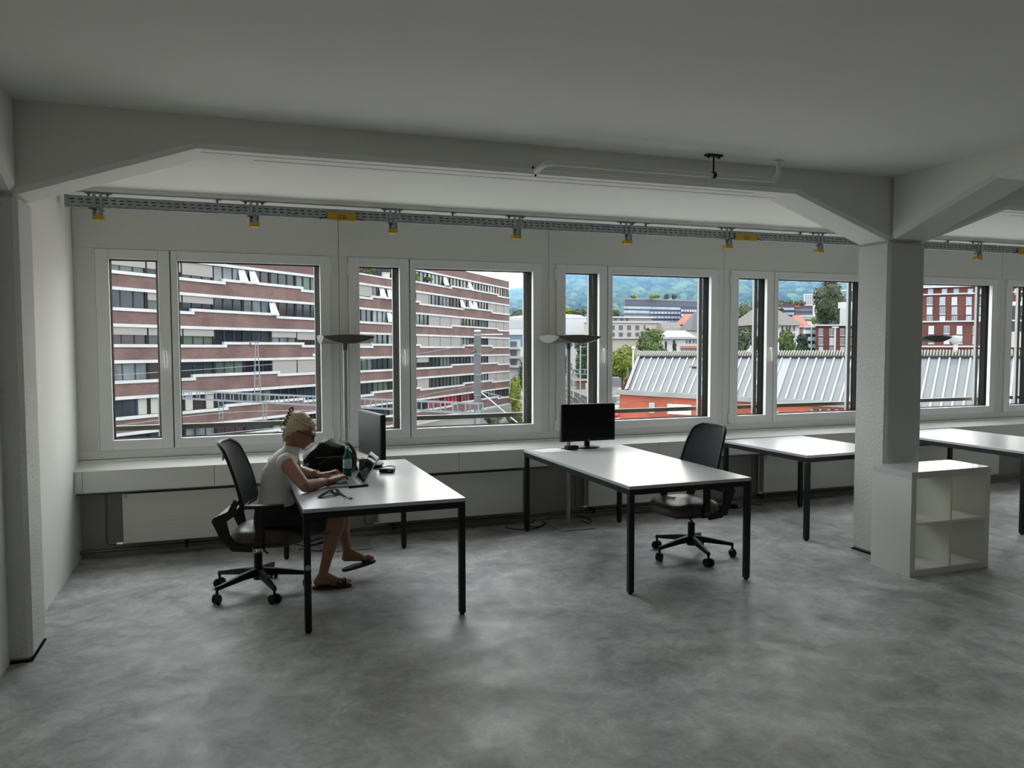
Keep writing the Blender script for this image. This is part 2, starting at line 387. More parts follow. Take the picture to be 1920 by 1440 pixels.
# radiators
rl = ['leftmost white panel radiator under the ledge, next to the left wall', 'white panel radiator under the ledge behind the desk with the laptop', 'white panel radiator under the ledge behind the middle desk', 'white panel radiator under the ledge behind the small desk', 'white panel radiator under the ledge right of the pillar', 'white panel radiator under the ledge at the right edge']
for k in range(6):
    x0 = -.785+1.953*k; wd = 1.30
    R = thing('radiator', rl[k], 'radiator', (x0, 6.58, 0), group='radiators under the window ledge')
    MB().box((0, 0, .122), (wd, .014, .503)).build('front_panel', RADW, R, bevel=.004)
    for i in range(11):
        z = .15+i*.032
        MB().box((.004, -.0012, z), (wd-.004, .001, z+.003)).build('groove', RADW, R)
    MB().box((.012, .014, .13), (wd-.012, .10, .495)).build('core', mat('radiator_core', (.42, .42, .39), .5), R)
    MB().box((0.002, .086, .122), (wd, .10, .503)).build('back_panel', RADW, R, bevel=.004)
    q = MB().tube(smoothpath([(-.115, .03, .507), (-.115, .03, .20), (-.112, .03, .135), (-.09, .03, .122), (-.02, .03, .12)], 4), .009, 8).build('feed_pipe', PIPEM, R, smooth=True)
    MB().tube([(-.05, .03, .12), (-.005, .03, .12)], .015, 8).build('valve', CHROME, R, smooth=True)
    MB().tube([(.015, .0, .485), (.015, -.02, .485)], .012, 10).build('vent_knob', mat('clear_plastic', (.6, .6, .58), .2), R, smooth=True)

# cable tray under the window soffit
TY0, TY1, TZ0, TZ1 = 6.262, 6.325, 2.608, 2.683
tr = thing('cable_tray', 'perforated galvanised cable tray running along the window wall', 'cable tray', (-1.045, 6.29, 2.61))
tl = XR+1.0
ty0, ty1, tz0, tz1 = -.028, .035, -.002, .073
mb = MB().box((0, ty0, tz0), (tl, ty0+.003, tz1)).box((0, ty0, tz0), (tl, ty1, tz0+.003)).box((0, ty1-.003, tz0), (tl, ty1, tz1))
mb.box((0, ty0, tz1-.003), (tl, ty0+.018, tz1)).box((0, ty1-.018, tz1-.003), (tl, ty1, tz1))
mb.build('channel', STEELG, tr)
mb = MB(); x = .02
while x < 9.6:
    mb.box((x, ty0-.0006, .046), (x+.030, ty0+.001, .052)); mb.box((x+.006, ty0-.0006, .024), (x+.034, ty0+.001, .030)); x += .052
stuff(mb.build('slots', GASKET, tr))
for x in [1.2*i+.25 for i in range(9)]:
    MB().box((x, ty0-.002, tz0-.008), (x+.004, ty0+.002, .012)).build('tie', mat('tie_white', (.6, .6, .6), .5), tr)
MB().box((-.012, ty0-.006, tz0-.006), (.006, ty1+.004, tz1+.004)).build('end_cap', mat('grey_plastic', (.35, .36, .36), .5), tr, bevel=.003)
MB().box((2.62, ty0-.003, tz0-.003), (2.65, ty1+.002, tz1+.002)).build('joint_plate', STEELG, tr)
ordn = ['first', 'second', 'third', 'fourth', 'fifth', 'sixth', 'seventh', 'eighth', 'ninth']
bx = [-.85+1.049*i for i in range(9)]
br0 = None
for i, x in enumerate(bx):
    lb = 'steel cable tray bracket with yellow end cap, %s from the left wall' % ordn[i]
    if br0 is None:
        br0 = thing('tray_bracket', lb, 'bracket', (x, 6.29, ZS), group='brackets holding the cable tray')
        MB().box((-.085, -.025, -.007), (.085, .025, 0)).build('plate', STEELG, br0, bevel=.002)
        for s in (-1, 1):
            MB().lathe([(.011, 0), (.011, -.012), (.006, -.014), (.006, -.02), (.001, -.02)], 6, Matrix.Translation((s*.06, 0, -.006))).build('bolt', STEELG, br0)
            MB().box((s*.022-.010, -.036, -.16), (s*.022+.010, -.030, -.005)).build('strut', STEELG, br0, bevel=.0015, seg=1)
        MB().box((-.034, -.036, -.165), (.034, -.030, -.11)).build('clip_plate', STEELG, br0)
        MB().box((-.012, -.09, -.128), (.012, .05, -.118), Matrix.Rotation(-.5, 4, 'Z')).build('clip_arm', mat('dark_steel', (.10, .11, .12), .4, .8), br0, bevel=.003)
        MB().box((-.036, -.045, -.195), (.036, .02, -.162)).build('end_cap', YELLOW, br0, bevel=.005)
    else: dup(br0, (x, 6.29, ZS), 0, lb)
# slanted wall stays of the tray
for i, x in enumerate([-.06, 1.75, 3.55, 5.25, 7.15]):
    t = thing('tray_stay', 'thin steel stay above the cable tray, %s from the left wall' % ordn[i], 'bracket', (x, 6.4, ZS), group='stays above the cable tray')
    MB().tube([(0, -.09, -.012), (.10 if i else .01, .2, -.030)], .007, 6).build('rod', STEELG, t)
    MB().box((-.012, -.105, -.004), (.03, -.075, 0)).build('foot', STEELG, t)
    MB().box((-.004, -.098, -.05), (.004, -.085, -.004)).build('hanger', mat('dark_steel', (.1, .11, .12), .4, .8), t)
# yellow protective sleeves with dark printing
for i, (xa, xb) in enumerate([(.735, .955), (4.46, 4.70), (8.10, 8.34)]):
    lb = ['yellow padded sleeve with dark print on the cable tray above the second window', 'yellow padded sleeve with dark print on the cable tray left of the pillar', 'yellow padded sleeve with dark print on the cable tray at the right edge'][i]
    t = thing('tray_sleeve', lb, 'sleeve', ((xa+xb)/2, 6.29, 2.60), group='yellow sleeves on the cable tray'); hw = (xb-xa)/2
    MB().box((-hw, -.05, -.004), (hw, -.030, .060)).build('padding', YELLOW, t, bevel=.006, smooth=True)
    mb = MB()
    def bar(x0, z0, x1, z1): mb.box((x0, -.0508, z0), (x1, -.0495, z1))
    ox = -.03
    # print: a framed mark with letter-like strokes
    bar(ox, .036, ox+.062, .040); bar(ox+.058, .006, ox+.062, .040)
    bar(ox, .024, ox+.026, .028); bar(ox, .008, ox+.004, .028); bar(ox+.012, .010, ox+.016, .024); bar(ox+.022, .008, ox+.026, .020); bar(ox, .006, ox+.028, .009)
    bar(ox+.034, .024, ox+.054, .028); bar(ox+.042, .006, ox+.046, .034); bar(ox+.034, .014, ox+.054, .018); bar(ox+.034, .006, ox+.056, .009)
    mb.build('print', DARKINK, t)
    for s in (-1, 1):
        MB().tube([(s*hw, -.03, .016), (s*(hw+.05), -.036, .010), (s*(hw+.055), -.030, .004)], .006, 6).build('buckle', mat('dark_steel', (.1, .11, .12), .4, .8), t)

# painted pipe under the ceiling beside the beam
cp = thing('ceiling_pipe', 'white painted pipe hanging below the ceiling along the beam', 'pipe', (2.7, 4.45, 2.735))
pp = [(-.88, .17, -.02), (-.88, .06, -.012), (-.87, .02, -.008), (-.83, 0, -.004), (-.79, 0, -.002), (0, 0, 0), (.70, 0, .002), (.765, 0, .006), (.80, 0, .03), (.812, 0, .07), (.812, 0, .14)]
MB().tube(smoothpath(pp, 4), .0165, 12).build('tube', BEAMP, cp, smooth=True)
MB().lathe([(.034, .122), (.034, .134), (.02, .134)], 14, Matrix.Translation((.812, 0, 0))).build('collar', BEAMP, cp, smooth=True)
MB().tube([(.29, 0, .003), (.312, 0, .003)], .023, 12).build('clamp_ring', BLACKM, cp, smooth=True)
MB().tube([(.30, 0, .02), (.30, 0, .12)], .006, 8).build('clamp_rod', BLACKM, cp)
MB().box((.24, -.02, .122), (.36, .02, .135)).build('clamp_plate', BLACKM, cp, bevel=.003)
for s in (.26, .34): MB().lathe([(.009, .122), (.009, .114), (.004, .110)], 6, Matrix.Translation((s, 0, 0))).build('bolt', BLACKM, cp)
for a in range(3): MB().lathe([(.008, .158), (.006, .150)], 5, Matrix.Translation((-.88+.03*math.cos(a*2+.5), 0, -.02+.03*math.sin(a*2+.5))) @ Matrix.Rotation(-PI/2, 4, 'X')).build('chip', GASKET, cp)

# outside hand rail in front of the windows
hr = thing('balcony_rail', 'grey-brown metal rail crossing outside all the windows', 'railing', (-2, 7.0, 0))
MB().box((0, -.02, .945), (XR+3, .02, .985)).build('bar', mat('rail_bronze', (.16, .15, .125), .45, .5), hr, bevel=.003)
for x in [X0+k*WM+SW/2+.95+2 for k in range(NWIN-1)]:
    MB().box((x-.015, -.012, .4), (x+.015, .012, .945)).build('post', mat('rail_bronze', (.16, .15, .125), .45, .5), hr)
# ================================================================== FURNITURE
DH = .716
def desk(loc, rz, w, l, label, group='white desks with black frames', screen=False):
    t = thing('desk', label, 'desk', loc, rz, group)
    MB().box((0, 0, DH-.022), (w, l, DH)).build('tabletop', DESKW, t, bevel=.0025)
    q = .038
    MB().box((.002, .002, DH-.060), (w-.002, q, DH-.0222)).build('frame_rail', BLACKM, t, bevel=.002, seg=1)
    MB().box((.002, l-q, DH-.060), (w-.002, l-.002, DH-.0222)).build('frame_rail', BLACKM, t, bevel=.002, seg=1)
    MB().box((.002, q, DH-.060), (q, l-q, DH-.0222)).build('frame_rail', BLACKM, t, bevel=.002, seg=1)
    MB().box((w-q, q, DH-.060), (w-.002, l-q, DH-.0222)).build('frame_rail', BLACKM, t, bevel=.002, seg=1)
    for sx in (0, 1):
        for sy in (0, 1):
            x = .002 if not sx else w-.002-q; y = .002 if not sy else l-.002-q
            lg_ = MB().box((x, y, .012), (x+q, y+q, DH-.060)).build('leg', BLACKM, t, bevel=.004)
            MB().lathe([(.013, 0), (.015, .004), (.015, .012)], 10, Matrix.Translation((x+q/2, y+q/2, 0))).build('glide', BLACKP, lg_)
    return t
d1 = desk((.3732, 4.5088, 0), .006, .9522, 1.69, 'white desk with black legs where the woman sits with her laptop')
d2 = desk((2.4257, 4.5003, 0), .0108, .9522, 1.8936, 'white desk with black legs carrying the black screen, empty chair beside it')
d3 = desk((4.4612, 5.2306, 0), .0471, .95, 1.1037, 'bare white desk with black legs just left of the pillar')
d4 = desk((6.33, 4.765, 0), 0, .98, 1.59, 'bare white desk with black legs right of the pillar')
# round blue sticker on a leg of the first desk
st = MB().lathe([(.016, 0), (.016, .0012), (.001, .0012)], 16, Matrix.Translation((.021, .0012, .382)) @ Matrix.Rotation(PI/2, 4, 'X')).build('sticker', mat('sticker_blue', (.05, .22, .33), .4, col2=(.5, .6, .65), vscale=90), d1)

# cube shelf
sx0, sy0, sw, sd, sh = 4.448, 4.165, .752, .355, .752
# height from the photo
sh = .742
t = thing('cube_shelf', 'white cube shelf with four open compartments standing against the pillar', 'shelf', (sx0, sy0, 0), .006)
e = .048
MB().box((0, 0, 0), (e, sd, sh-e)).build('side_panel', SHELFW, t, bevel=.0015, seg=1)
MB().box((sw-e, 0, 0), (sw, sd, sh-e)).build('side_panel', SHELFW, t, bevel=.0015, seg=1)
MB().box((0, 0, sh-e), (sw, sd, sh)).build('top_panel', mat('shelf_top', (.74, .75, .74), .12, spec=.6), t, bevel=.0015, seg=1)
MB().box((e, 0, 0), (sw-e, sd, e)).build('bottom_panel', SHELFW, t, bevel=.0015, seg=1)
MB().box((sw/2-.008, .002, e), (sw/2+.008, sd-.002, sh-e)).build('divider', SHELFI, t)
for a, b in ((e, sw/2-.008), (sw/2+.008, sw-e)):
    MB().box((a, .002, sh/2-.008), (b, sd-.002, sh/2+.008)).build('shelf_board', SHELFI, t)

# office chairs
def chair():
    t = thing('office_chair', '', 'chair', group='black swivel office chairs')
    for i in range(5):
        a = math.radians(-2+72*i)
        M = Matrix.Rotation(a, 4, 'Z')
        def rg(r, z, hw, hh): return [M @ Vector(p) for p in ((r, -hw, z-hh), (r, hw, z-hh), (r, hw*.7, z+hh), (r, -hw*.7, z+hh))]
        arm = MB().loft([rg(.02, .135, .026, .026), rg(.12, .128, .022, .020), rg(.27, .105, .016, .013), rg(.318, .098, .014, .012)]).build('base_arm', BLACKP, t, bevel=.003)
        cs = MB()
        for s in (-1, 1):
            Mw = M @ Matrix.Translation((.312, s*.017, .031)) @ Matrix.Rotation(.5, 4, 'Z') @ Matrix.Rotation(PI/2, 4, 'X')
            cs.lathe([(.008, -.011), (.027, -.011), (.031, -.006), (.031, .006), (.027, .011), (.008, .011)], 18, Mw)
        cs.build('caster', BLACKP, arm, smooth=True)
        MB().tube([M @ Vector((.31, 0, .04)), M @ Vector((.31, 0, .098))], .009, 8).build('caster_stem', BLACKP, arm)
    MB().lathe([(.034, .085), (.034, .16), (.027, .165), (.027, .262), (.024, .268), (.012, .268)], 18).build('column_sleeve', BLACKP, t, smooth=True)
    MB().lathe([(.0145, .268), (.0145, .325)], 14).build('gas_piston', CHROME, t, smooth=True)
    MB().lathe([(.026, .262), (.027, .266), (.022, .27), (.015, .27)], 18).build('sleeve_ring', CHROME, t, smooth=True)
    MB().box((-.10, -.075, .315), (.20, .075, .36)).build('mechanism', BLACKP, t, bevel=.012, seg=3)
    # levers
    MB().tube([(.06, -.07, .335), (.08, -.20, .325), (.11, -.235, .318)], .006, 8).build('lever', BLACKP, t)
    MB().tube([(.10, .07, .335), (.15, .20, .32), (.17, .23, .30)], .007, 8).build('lever', BLACKP, t)
    # seat cushion: rounded super-ellipse loft
    def se(hx, hy, z, cx=0, n=40, ex=3.2):
        r = []
        for j in range(n):
            a = 2*PI*j/n; c = math.cos(a); s = math.sin(a)
            cx = .08; px = cx+hx*math.copysign(abs(c)**(2/ex), c); py = hy*math.copysign(abs(s)**(2/ex), s)
            dip = .022*max(0, (px-cx)/hx-.45)/.55 if z > .37 else 0        # waterfall front edge
            r.append(Vector((px, py, z-dip)))
        return r
    MB().loft([se(.15, .17, .352), se(.205, .215, .358), se(.225, .232, .374), se(.228, .234, .395), se(.222, .228, .425), se(.205, .212, .443), se(.16, .17, .452), se(.06, .07, .455)]).build('seat', SEATB, t, smooth=True)
    MB().loft([se(.13, .15, .335), se(.19, .20, .342), se(.222, .23, .362), se(.226, .233, .382), se(.22, .226, .383)]).build('seat_shell', BLACKP, t, smooth=True)
    # back rest: curved mesh panel in a frame, leaning back
    def bk(u, v, off=0):   # u in -1..1 across, v in 0..1 up
        z = .585+.42*v
        x = -.065-.135*v+.045*v*v*0+.03*math.sin(PI*v)*.6 - .02*(v > .9)*(v-.9)*8
        hw = (.212+.012*math.sin(PI*v)-.035*v*v)
        cx = .028*(u*u)
        return Vector((x+cx+off, u*hw, z))
    def corner(u, v):      # round the upper and lower corners
        return u
    nu, nv = 12, 16
    def panel(off):
        vs = []; 
        for i in range(nv+1):
            for j in range(nu+1):
                u = -1+2*j/nu; v = i/nv
                lim = 1.0
                if v > .86: lim = math.sqrt(max(0, 1-((v-.86)/.14)**2))*.28+.72
                if v < .12: lim = math.sqrt(max(0, 1-((.12-v)/.12)**2))*.16+.84
                vs.append(bk(u*lim, v, off))
        return vs
    vs = panel(0); n0 = len(vs); vb = panel(-.006)
    fs = []
    for i in range(nv):
        for j in range(nu):
            a = i*(nu+1)+j; fs.append((a, a+1, a+nu+2, a+nu+1)); b = a+n0; fs.append((b, b+nu+1, b+nu+2, b+1))
    bd = [j for j in range(nu+1)]+[i*(nu+1)+nu for i in range(1, nv+1)]+[nv*(nu+1)+j for j in range(nu-1, -1, -1)]+[i*(nu+1) for i in range(nv-1, 0, -1)]
    for a, b in zip(bd, bd[1:]+bd[:1]): fs.append((a, a+n0, b+n0, b))
    back = MB().add(vs+vb, fs).build('backrest', MESHB, t, smooth=True)
    loop = [vs[i] for i in bd]; loop = loop+[loop[0], loop[1]]
    MB().tube([p+Vector((-.004, 0, 0)) for p in loop], .011, 8, cap=False).build('back_frame', BLACKP, back, smooth=True)
    # lumbar strip behind the mesh
    MB().loft([[bk(u, .80, -.032)+Vector((dx, 0, dz)) for dx, dz in ((0, -.02), (.006, -.02), (.006, .02), (0, .02))] for u in (-.82, -.4, 0, .4, .82)]).build('lumbar_bar', mat('grey_plastic', (.35, .36, .36), .5), back)
    # L-shaped carrier from the seat to the back
    for s in (-1, 1):
        pr = [(-.10, .325), (-.20, .335), (-.262, .40), (-.315, .52), (-.305, .545), (-.215, .575), (-.175, .64), (-.195, .66), (-.225, .60), (-.26, .565), (-.235, .565), (-.20, .57), (-.195, .545), (-.262, .515), (-.22, .42), (-.17, .365), (-.10, .36)]
        pr = [(-.08, .322), (-.20, .330), (-.268, .40), (-.325, .525), (-.312, .548), (-.225, .585), (-.185, .66), (-.16, .64), (-.185, .555), (-.235, .52), (-.215, .43), (-.17, .372), (-.08, .36)]
        pr = [(u+.09, v) for u, v in pr]
        MB().prism(pr, lambda u, v, q: Vector((u, q, v)), s*.215-.012, s*.215+.012).build('back_bracket', BLACKP, t, bevel=.004)
    MB().box((-.225, -.205, .512), (-.145, .205, .545)).build('cross_bar', BLACKP, t, bevel=.01)
    # arm rests
    for s in (-1, 1):
        p = MB().loft([[Vector((x, s*.262+yy*w_, z)) for yy, z in ((-.034, .612), (.034, .612), (.036, .622), (.026, .632), (-.026, .632), (-.036, .622))] for x, w_ in ((-.02, .55), (-.005, .9), (.11, 1), (.20, .85), (.22, .5))]).build('arm_pad', BLACKP, t, smooth=True)
        MB().loft([[Vector((cx+dx, s*(cy)+dy, z)) for dx, dy in ((-.028, -.012), (.028, -.012), (.028, .012), (-.028, .012))] for cx, cy, z in ((.07, .262, .612), (.07, .262, .46), (.065, .255, .40), (.05, .23, .365))]).build('arm_post', BLACKP, t, bevel=.004)
        MB().box((.02, s*.18-.05, .345), (.08, s*.18+.05, .365)).build('arm_mount', BLACKP, t)
    return t
c1 = chair(); c1.location = (.156, 5.42, 0); c1.rotation_euler = (0, 0, math.radians(-14))
c1['label'] = 'black mesh-back office chair the woman sits on'
c2 = dup(c1, (3.335, 5.19, 0), math.radians(186), 'empty black mesh-back office chair with brown seat at the middle desk')
# turn the star bases as they stand in the photo
def turn_base(c, ang):
    for o in KIDS(c):
        if o.name.startswith('base_arm'): o.rotation_euler = (0, 0, ang)
turn_base(c1, math.radians(14)); turn_base(c2, math.radians(47-186))

# floor lamps (uplighters)
def lamp():
    t = thing('floor_lamp', '', 'lamp', group='grey uplighter floor lamps')
    MB().box((-.165, -.22, .002), (.165, .24, .010)).build('base_plate', LAMPG, t, bevel=.003)
    MB().tube([(0, 0, .010), (0, 0, 1.655)], .0185, 14).build('pole', LAMPG, t, smooth=True)
    MB().lathe([(.024, .010), (.024, .03), (.019, .034)], 14).build('pole_collar', LAMPG, t, smooth=True)
    MB().lathe([(.021, 1.59), (.021, 1.625), (.03, 1.652)], 14).build('pole_head', LAMPD, t, smooth=True)
    # shade: four-cornered pillow shell, thin pointed corners, bulging sides
    n = 14; hx, hy = .197, .25; top = []; bot = []
    for i in range(n+1):
        for j in range(n+1):
            u = -1+2*i/n; v = -1+2*j/n
            bx_ = 1-u*u; by_ = 1-v*v
            e_ = max(abs(u), abs(v))
            q_ = 1-(1-bx_)*(1-by_)
            zt = 1.700+.014*q_; zb = 1.696-.052*q_
            top.append(Vector((u*hx, v*hy, zt))); bot.append(Vector((u*hx, v*hy, min(zb, zt-.003))))
    def grid(o, flip):
        f = []
        for i in range(n):
            for j in range(n):
                a = o+i*(n+1)+j; q = (a, a+1, a+n+2, a+n+1); f.append(q[::-1] if flip else q)
        return f
    N = (n+1)**2
    bd = [j for j in range(n+1)]+[i*(n+1)+n for i in range(1, n+1)]+[n*(n+1)+j for j in range(n-1, -1, -1)]+[i*(n+1) for i in range(n-1, 0, -1)]
    # hollow top: sink the middle so that it reads as an open tray for the light
    for k, p in enumerate(top):
        u = p.x/hx; v = p.y/hy; e_ = max(abs(u), abs(v))
        if e_ < .9: p.z = max(bot[k].z+.006, p.z-.03)
    fs = grid(0, False)+grid(N, True)+[(a, a+N, b+N, b) for a, b in zip(bd, bd[1:]+bd[:1])]
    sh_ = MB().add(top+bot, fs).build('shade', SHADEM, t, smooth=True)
    MB().box((-.12, -.17, 1.675), (.12, .17, 1.683)).build('reflector', mat('lamp_white', (.8, .8, .78), .4), sh_)
    return t
l1 = lamp(); l1.location = (.885, 6.45, 0); l1['label'] = 'grey uplighter floor lamp behind the desk with the laptop'
dup(l1, (2.855, 6.45, 0), 0, 'grey uplighter floor lamp behind the black screen on the middle desk')
dup(l1, (6.93, 6.45, 0), 0, 'grey uplighter floor lamp half hidden by the pillar')

# screens
SCR = mat('screen_black', (.004, .004, .004), .3, spec=.15)
SCRM = mat('screen_matte', (.018, .019, .019), .45, spec=.12)
def monitor(name_label, loc, rz, smat, mats=BLACKP):
    t = thing('monitor', name_label, 'monitor', loc, rz, 'desktop screens')       # faces local -Y
    MB().box((-.262, -.012, .062), (.262, .028, .392)).build('housing', mats, t, bevel=.006)
    MB().box((-.248, -.0135, .084), (.248, -.0115, .380)).build('screen', smat, t)
    MB().box((-.12, .028, .13), (.12, .05, .32)).build('rear_bulge', mats, t, bevel=.012)
    MB().box((-.022, .006, .010), (.022, .036, .13)).build('neck', mats, t, bevel=.004)
    MB().lathe([(.001, 0), (.115, 0), (.118, .005), (.11, .010), (.03, .014), (.001, .014)], 32, Matrix.Translation((0, .01, 0)) @ Matrix.Diagonal((1, .72, 1, 1))).build('stand_foot', mats, t, smooth=True)
    MB().lathe([(.012, 0), (.012, .001)], 16, Matrix.Translation((0, -.0135, .073)) @ Matrix.Rotation(PI/2, 4, 'X')).build('badge', mat('badge_grey', (.10, .10, .10), .3), t)
    return t
monitor('black screen standing on the middle desk, facing the room', (2.977, 6.30, DH), 0, SCR)
monitor('black screen seen edge-on beside the laptop', (.99, 5.90, DH+.022), math.radians(-81), SCRM)
# raise on its own foot: the side-on screen has a taller foot pad
mb = MB().box((.93, 5.80, DH), (1.06, 6.0, DH+.022)); tag(mb.build('monitor_riser', BLACKP, bevel=.004), 'flat black riser under the edge-on screen', 'riser')

# things on the middle desk
tag(MB().box((-.13, -.09, 0), (.13, .09, .0012), Matrix.Translation((2.60, 6.27, DH)) @ Matrix.Rotation(.25, 4, 'Z')).build('paper_sheet', mat('paper', (.78, .78, .76), .8)), 'loose white paper sheet left of the black screen', 'paper', None)
tag(MB().box((-.10, -.07, 0), (.10, .07, .0012), Matrix.Translation((2.66, 6.20, DH+.0014)) @ Matrix.Rotation(-.15, 4, 'Z')).build('paper_sheet', mat('paper', (.78, .78, .76), .8)), 'white paper sheet nearest the small black box', 'paper', None)
t = thing('power_adapter', 'small black box with cable left of the screen foot on the middle desk', 'adapter', (2.785, 6.225, DH+.003), .15)
MB().box((-.055, -.03, 0), (.055, .03, .034)).build('body', BLACKP, t, bevel=.004)
MB().tube(smoothpath([(-.055, 0, .017), (-.085, .01, .012), (-.07, .05, .006), (-.02, .06, .005), (.05, .07, .005)], 5), .004, 6).build('cord', CABLE, t, smooth=True)

# laptop
t = thing('laptop', 'silver laptop the woman is typing on', 'laptop', (.688, 5.27, DH), math.radians(0))    # hinge toward +X
ALU = mat('aluminium', (.42, .43, .44), .35, .5); KEYS = mat('black_key', (.02, .02, .022), .5)
base = MB().box((-.115, -.155, 0), (.115, .155, .014)).build('base', ALU, t, bevel=.004)
mb = MB()
for r in range(5):
    for c in range(13):
        mb.box((-.035+r*.024, -.135+c*.021, .0135), (-.035+r*.024+.020, -.135+c*.021+.018, .0155))
ky = mb.build('keyboard', KEYS, t)
MB().box((-.105, -.05, .0138), (-.045, .05, .0146)).build('touchpad', mat('touchpad', (.5, .5, .5), .35), t)
Ms = Matrix.Translation((.115, 0, .010)) @ Matrix.Rotation(math.radians(32), 4, 'Y')
MB().box((0, -.155, 0), (.005, .155, .205), Ms).build('lid', mat('lid_grey', (.10, .10, .105), .4), t, bevel=.002)
MB().box((-.0012, -.145, .012), (.0005, .145, .195), Ms).build('screen', mat('laptop_glass', (.01, .011, .012), .06), t)
MB().tube([(.115, -.13, .012), (.115, .13, .012)], .006, 8).build('hinge', BLACKP, t)

# water bottle
t = thing('water_bottle', 'green plastic water bottle beside the black bag', 'bottle', (.766, 5.545, DH))
GRN = bpy.data.materials.new('green_plastic'); GRN.use_nodes = True
bs = GRN.node_tree.nodes['Principled BSDF']; bs.inputs['Base Color'].default_value = (.03, .42, .24, 1); bs.inputs['Roughness'].default_value = .08; bs.inputs['Transmission Weight'].default_value = .85; bs.inputs['IOR'].default_value = 1.3
MB().lathe([(.001, .002), (.026, .0), (.031, .008), (.031, .05), (.029, .06), (.031, .07), (.031, .118), (.027, .142), (.014, .176), (.0125, .192), (.001, .192)], 24).build('body', GRN, t, smooth=True)
MB().lathe([(.0312, .058), (.0318, .06), (.0318, .117), (.0312, .118)], 24).build('label_wrap', mat('bottle_label', (.20, .42, .42), .5, col2=(.62, .75, .74), vscale=55), t, smooth=True)
MB().lathe([(.014, .190), (.0155, .192), (.0155, .206), (.013, .209), (.001, .209)], 18).build('cap', mat('cap_white', (.62, .66, .62), .4), t, smooth=True)

# drinks can
t = thing('drink_can', 'dark drinks can standing behind the laptop lid', 'can', (.872, 5.52, DH))
MB().lathe([(.024, 0), (.029, .006), (.029, .112), (.024, .122), (.001, .121)], 22).build('body', mat('can_brown', (.06, .022, .012), .25, .4, col2=(.16, .07, .02), vscale=45), t, smooth=True)
MB().lathe([(.0245, .1215), (.026, .124), (.024, .1255), (.022, .123), (.001, .122)], 22).build('lid', CHROME, t, smooth=True)

# dock box, pen case, lanyard with keys, cables
t = thing('docking_box', 'small black docking box on the desk right of the laptop', 'dock', (1.055, 5.60, DH), math.radians(-28))
MB().box((-.052, -.028, .002), (.052, .028, .030)).build('body', BLACKP, t, bevel=.004)
MB().box((.012, -.0288, .012), (.042, -.0276, .020)).build('port_strip', mat('grey_plastic', (.35, .36, .36), .5), t)
t = thing('pen_case', 'slim black case lying in front of the laptop', 'case', (.772, 5.098, DH), .22)
MB().box((-.066, -.011, 0), (.066, .011, .013)).build('body', BLACKP, t, bevel=.004)
MB().box((-.066, -.0045, .012), (.02, -.0015, .0138)).build('zip', mat('grey_plastic', (.35, .36, .36), .5), t)
t = thing('lanyard', 'dark blue lanyard with keys lying on the desk near the woman', 'lanyard', (.58, 4.86, DH))
NAVY = mat('navy_strap', (.005, .008, .022), .9, spec=.08)
def strap(pts, n, w=.009):
    P = smoothpath(pts, 6); mb = MB(); L = []
    for i, p in enumerate(P):
        tdir = (P[min(i+1, len(P)-1)]-P[max(i-1, 0)]); sd_ = Vector((-tdir.y, tdir.x, 0)); sd_ = sd_.normalized() if sd_.length > 1e-6 else Vector((1, 0, 0))
        L.append([p+sd_*w*.5, p-sd_*w*.5, p-sd_*w*.5+Vector((0, 0, .002)), p+sd_*w*.5+Vector((0, 0, .002))])
    return mb.loft(L).build(n, NAVY, t)
strap([(-.085, -.03, .001), (-.05, .05, .004), (0, .12, .010), (.035, .13, .014), (.04, .05, .008), (.02, -.01, .003)], 'strap', .020)
strap([(-.085, -.03, .001), (-.07, -.055, .003), (-.02, -.03, .007), (.02, -.01, .004), (.0, .06, .016), (.02, .12, .018)], 'strap', .020)
strap([(.035, .10, .012), (.05, .02, .005), (.06, -.05, .003), (.07, -.09, .002)], 'strap', .014)
MB().tube([(.07+.012*math.cos(a), -.105+.012*math.sin(a), .004) for a in [i*PI/6 for i in range(13)]], .0018, 6).build('key_ring', CHROME, t)
MB().box((.068, -.16, .001), (.088, -.115, .006), Matrix.Rotation(.08, 4, 'Z')).build('key_fob', BLACKP, t, bevel=.002)
MB().box((.045, -.15, .001), (.055, -.11, .004)).build('key', CHROME, t)
t = thing('desk_cable', 'thin coiled black cable behind the docking box', 'cable', (1.06, 5.76, DH))
MB().tube(smoothpath([(-.06, -.05, .004), (-.02, .03, .006), (.05, .05, .012), (.09, .0, .012), (.05, -.06, .008), (.0, -.03, .008), (.02, .04, .012), (.07, .03, .015), (.06, -.1, .004), (.02, -.14, .004)], 6), .003, 6).build('cord', CABLE, t, smooth=True)

# black bag on the desk
t = thing('backpack', 'black rucksack lying on the desk behind the woman', 'bag', (.69, 5.86, DH))
BAGM = mat('black_nylon', (.006, .006, .007), .6, spec=.2, bump=.35, bscale=30)
rings = []
nseg = 26
for i in range(15):
    u = i/14; x = -.19+.37*u
    h = .215*(math.sin(PI*min(1, (.10+.90*u)))**.42)*(0.62+.42*math.sin(PI*(.18+.62*u))); hy = .125*(math.sin(PI*(.07+.86*u))**.45)
    rg = []
    for j in range(nseg):
        a = 2*PI*j/nseg; c = math.cos(a); s = math.sin(a)
        yy = hy*math.copysign(abs(c)**.75, c); zz = h*(.5+.5*math.copysign(abs(s)**.7, s))
        wob = 1+.05*math.sin(9*u+3*a)+.03*math.sin(17*u-5*a)
        rg.append(Vector((x+.012*math.sin(4*a+u*7), yy*wob, max(.002, zz*wob))))
    rings.append(rg)
bag = MB().loft(rings).build('body', BAGM, t, smooth=True)
rings = []
